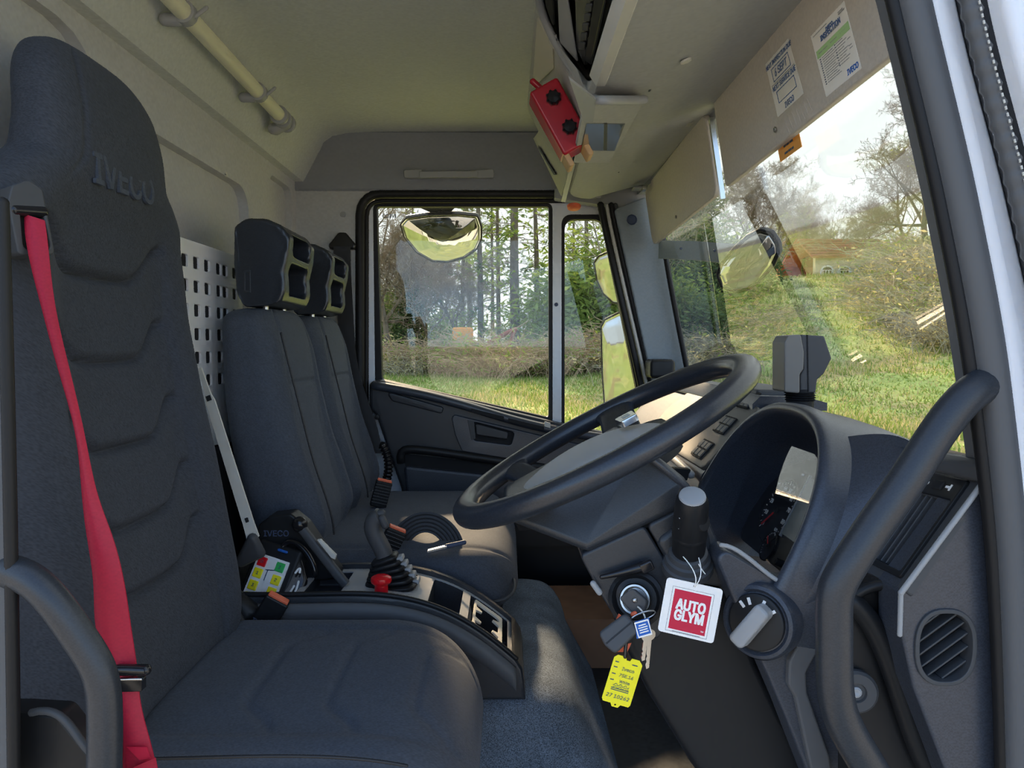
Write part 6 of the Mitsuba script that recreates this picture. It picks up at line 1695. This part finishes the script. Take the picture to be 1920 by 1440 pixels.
# gear lever with bellows
gl = thing('gear_lever', 'dark grey pistol grip gear lever standing in a black ribbed bellows', 'gear lever')
gp = [at(733, 1092, 1.56), at(728, 1065, 1.56), at(722, 1042, 1.56), at(718, 1022, 1.56)]
for k in range(6):
    f = k / 5
    cx, cy = 735 - 13 * f, 1094 - 46 * f
    c = at(cx, cy, 1.56); hw = (.054 - .026 * f); tilt = .30 + .25 * f
    ux = unit(A(math.cos(tilt * .9), 0, math.sin(tilt * .9) * -0 + math.tan(.25 * f + .05)))
    uz = unit(np.cross(ux, YA))
    if uz[2] < 0: uz = -uz
    e = oval(1, 1, 20, 4)
    pl = [c + e[:, :1] * ux * hw * s + e[:, 1:] * YA * .052 * (1 - .5 * f) * s + uz * h for s, h in ((.80, -.007), (.97, -.004), (1.0, 0), (.97, .0035), (.72, .007))]
    fold = obj('bellows_fold', loft(pl), 'm_black', gl, smooth=50)
    if k < 5:
        ce = c + ux * hw * .93
        obj('fold_tab', orient(rbox((.014, .030, .010), .003), ce + uz * .004, ux, YA), 'm_greyplastic', fold)
stem = spline([at(722, 1050, 1.56), at(712, 1020, 1.56), at(700, 995, 1.56), at(700, 978, 1.56), at(712, 968, 1.56)], 26)
obj('grip', sweep(stem, oval(.017, .019, 18, 2.6), (0, 1, 0)), 'm_midgrey', gl, smooth=True)
obj('grip_button', hull([at(716, 972, 1.55), at(722, 985, 1.55)], .008), 'm_midgrey', gl)
obj('grip_cap', hull([at(700, 966, 1.56), at(716, 962, 1.56), at(716, 972, 1.56)], .008), 'm_midgrey', gl)

kb = at(715, 1112, 1.485)
rk = obj('red_knob', lathe([(.013, -.02), (.013, .012), (.0125, .018)], kb, ZA, 24), 'm_red', cn, label='bright red plunger knob')
obj('cap', lathe([(.0125, .016), (.019, .021), (.0205, .025), (.0195, .031), (.014, .0345), (0, .035)], kb, ZA, 28), 'm_red', rk)

# remote control in a black case
rm = thing('remote_control', 'black remote control with white keypad and coloured keys lying behind the console', 'remote control')
Q3_, Q2_, Q0_ = at(486, 1036, 1.56), at(543, 1055, 1.545), at(446, 1134, 1.50)
Q = [Q0_, Q0_ + Q2_ - Q3_, Q2_, Q3_]
mu = unit(Q[1] - Q[0]); mn_ = unit(np.cross(mu, Q[3] - Q[0])); mv = np.cross(mn_, mu)
if np.dot(mn_, FWD) > 0: mn_ = -mn_


def kq(u, v, h=0.0): return (Q[0] * (1 - u) + Q[1] * u) * (1 - v) + (Q[3] * (1 - u) + Q[2] * u) * v + mn_ * h


obj('case', hull([kq(u, v, h) for u in (-.06, 1.12) for v in (-.10, 1.22) for h in (-.034, -.012)], .009), 'm_black', rm)
obj('keypad', quad4(kq(0, 0, .0), kq(1, 0, .0), kq(1, 1, .0), kq(0, 1, .0), .004), 'm_white', rm)
keys = [(.20, .86, 'm_red', 'O'), (.78, .86, 'm_green', 'I'), (.20, .64, 'm_yellow', '1'), (.80, .62, 'm_yellow', '2'), (.20, .41, 'm_yellow', '3'), (.80, .39, 'm_yellow', '4'), (.20, .18, 'm_yellow', '5'), (.80, .13, 'm_yellow', '6')]
for u, v, m, s_ in keys:
    du, dv = .115, .075
    k = obj('key', hull([kq(u + a * du, v + b * dv, .001) for a in (-1, 1) for b in (-1, 1)], .0015), m, rm)
    obj('key_symbol', text(s_, .006, kq(u, v, .0026), mu, np.cross(mn_, mu), .0004), 'm_ink', k)
obj('printed_arrow', cat(tube([kq(.46, .55, .001), kq(.46, .74, .001)], .0009, 6), tube([kq(.40, .74, .001), kq(.68, .78, .001)], .0009, 6)), 'm_ink', rm)
obj('blue_light', hull([kq(.55, 1.16, .001), kq(.80, 1.16, .001)], .003), 'm_blue', rm)
pch = obj('clear_pouch', hull([kq(1.12, .15, -.01), kq(1.5, .25, -.02), kq(1.5, .8, -.02), kq(1.2, 1.1, -.015), kq(1.12, .15, -.03)], .008), 'm_gloss', rm)
for q in ([(1.30, .15), (1.34, .40), (1.40, .62)], [(1.42, .30), (1.50, .55), (1.48, .72)], [(1.30, .85), (1.38, .95), (1.42, .88)]):
    obj('pouch_crease', tube(spline([kq(u, v, .004) for u, v in q], 8), .0024, 6), 'm_white', rm)
obj('cable', tube(spline([kq(.55, 1.2, -.01), kq(.75, 1.38, -.005), kq(1.3, 1.30, -.01), kq(1.7, 1.0, -.03)], 16), .006, 8), 'm_gloss', rm)

# buckles
def buckle(lab, p_top, p_bot, Y, wv, ribs):
    t = thing('belt_buckle', lab, 'buckle')
    a_, b_ = at(*p_top, Y), at(*p_bot, Y)
    d = unit(a_ - b_); L = np.linalg.norm(a_ - b_)
    u = unit(wv - d * np.dot(wv, d)); n = np.cross(u, d)
    if n[1] > 0: u, n = -u, -n
    c = (a_ + b_) / 2
    obj('body', orient(rbox((.046, .024, L), .004), c, u, None, d) if False else orient(rbox((.046, L, .024), .004), c, u, d), 'm_black', t)
    obj('release_button', orient(rbox((.040, .007, .018), .002), a_ + d * .001, u, d), 'm_orange', t, label='orange red release button')
    if ribs:
        for k in range(7): obj('rib', orient(rbox((.044, .0022, .003), .0009), c + d * (L * .36 - .0085 * k) + n * .012, u, d), 'm_midgrey', t)
    else:
        obj('lettering', text('IVECO', .010, c - d * L * .30 + n * .0122, u, d, .0008), 'm_ink', t)
    return t


buckle('black belt buckle with orange button between the driver seat and the console', (522, 1122), (488, 1178), 1.425, A(.8, .1, -.45), False)
buckle('black ribbed belt buckle standing in front of the outer passenger backrest', (721, 902), (708, 950), 2.16, A(.9, .2, -.3), True)
buckle('black ribbed belt buckle lying on the bench beside the gear lever', (745, 992), (722, 1040), 1.75, A(.75, .2, -.55), True)
# slack belt and its tongue on the bench
lb = thing('lap_belt', 'loop of ribbed black lap belt lying on the passenger bench cushion', 'seat belt')
cp_ = spline([at(742, 1040, 1.79), at(752, 1008, 1.80), at(782, 982, 1.81), at(815, 982, 1.81), at(842, 1004, 1.80), at(850, 1024, 1.79)], 40)
rad_ = cp_ - at(800, 1046, 1.80)
rad_ = rad_ / np.linalg.norm(rad_, axis=1, keepdims=True) + A(0, .35, .25); rad_ /= np.linalg.norm(rad_, axis=1, keepdims=True)
obj('webbing', sweep(cp_, np.array([(-.002, -.024), (.002, -.024), (.002, .024), (-.002, .024)]), rad_), 'm_belt_black', lb, smooth=30)
for k_ in range(5):
    obj('rib', tube(cp_ + rad_ * (-.018 + .009 * k_) - A(0, .0015, 0), .0020, 6), 'm_black', lb, smooth=True)
bt_ = thing('belt_tongue', 'steel belt tongue with blue black grip lying on the bench cushion', 'buckle')
t0, t1, t2 = at(802, 1033, 1.70), at(838, 1024, 1.70), at(870, 1017, 1.70)
obj('blade', loft([[p + A(0, 0, s) + A(0, e, 0) for s, e in ((-.002, -.008), (.002, -.008), (.002, .008), (-.002, .008))] for p in (t0, t1)]), 'm_steel', bt_)
obj('grip', hull([t1, t2], .0055), 'm_ink', bt_)
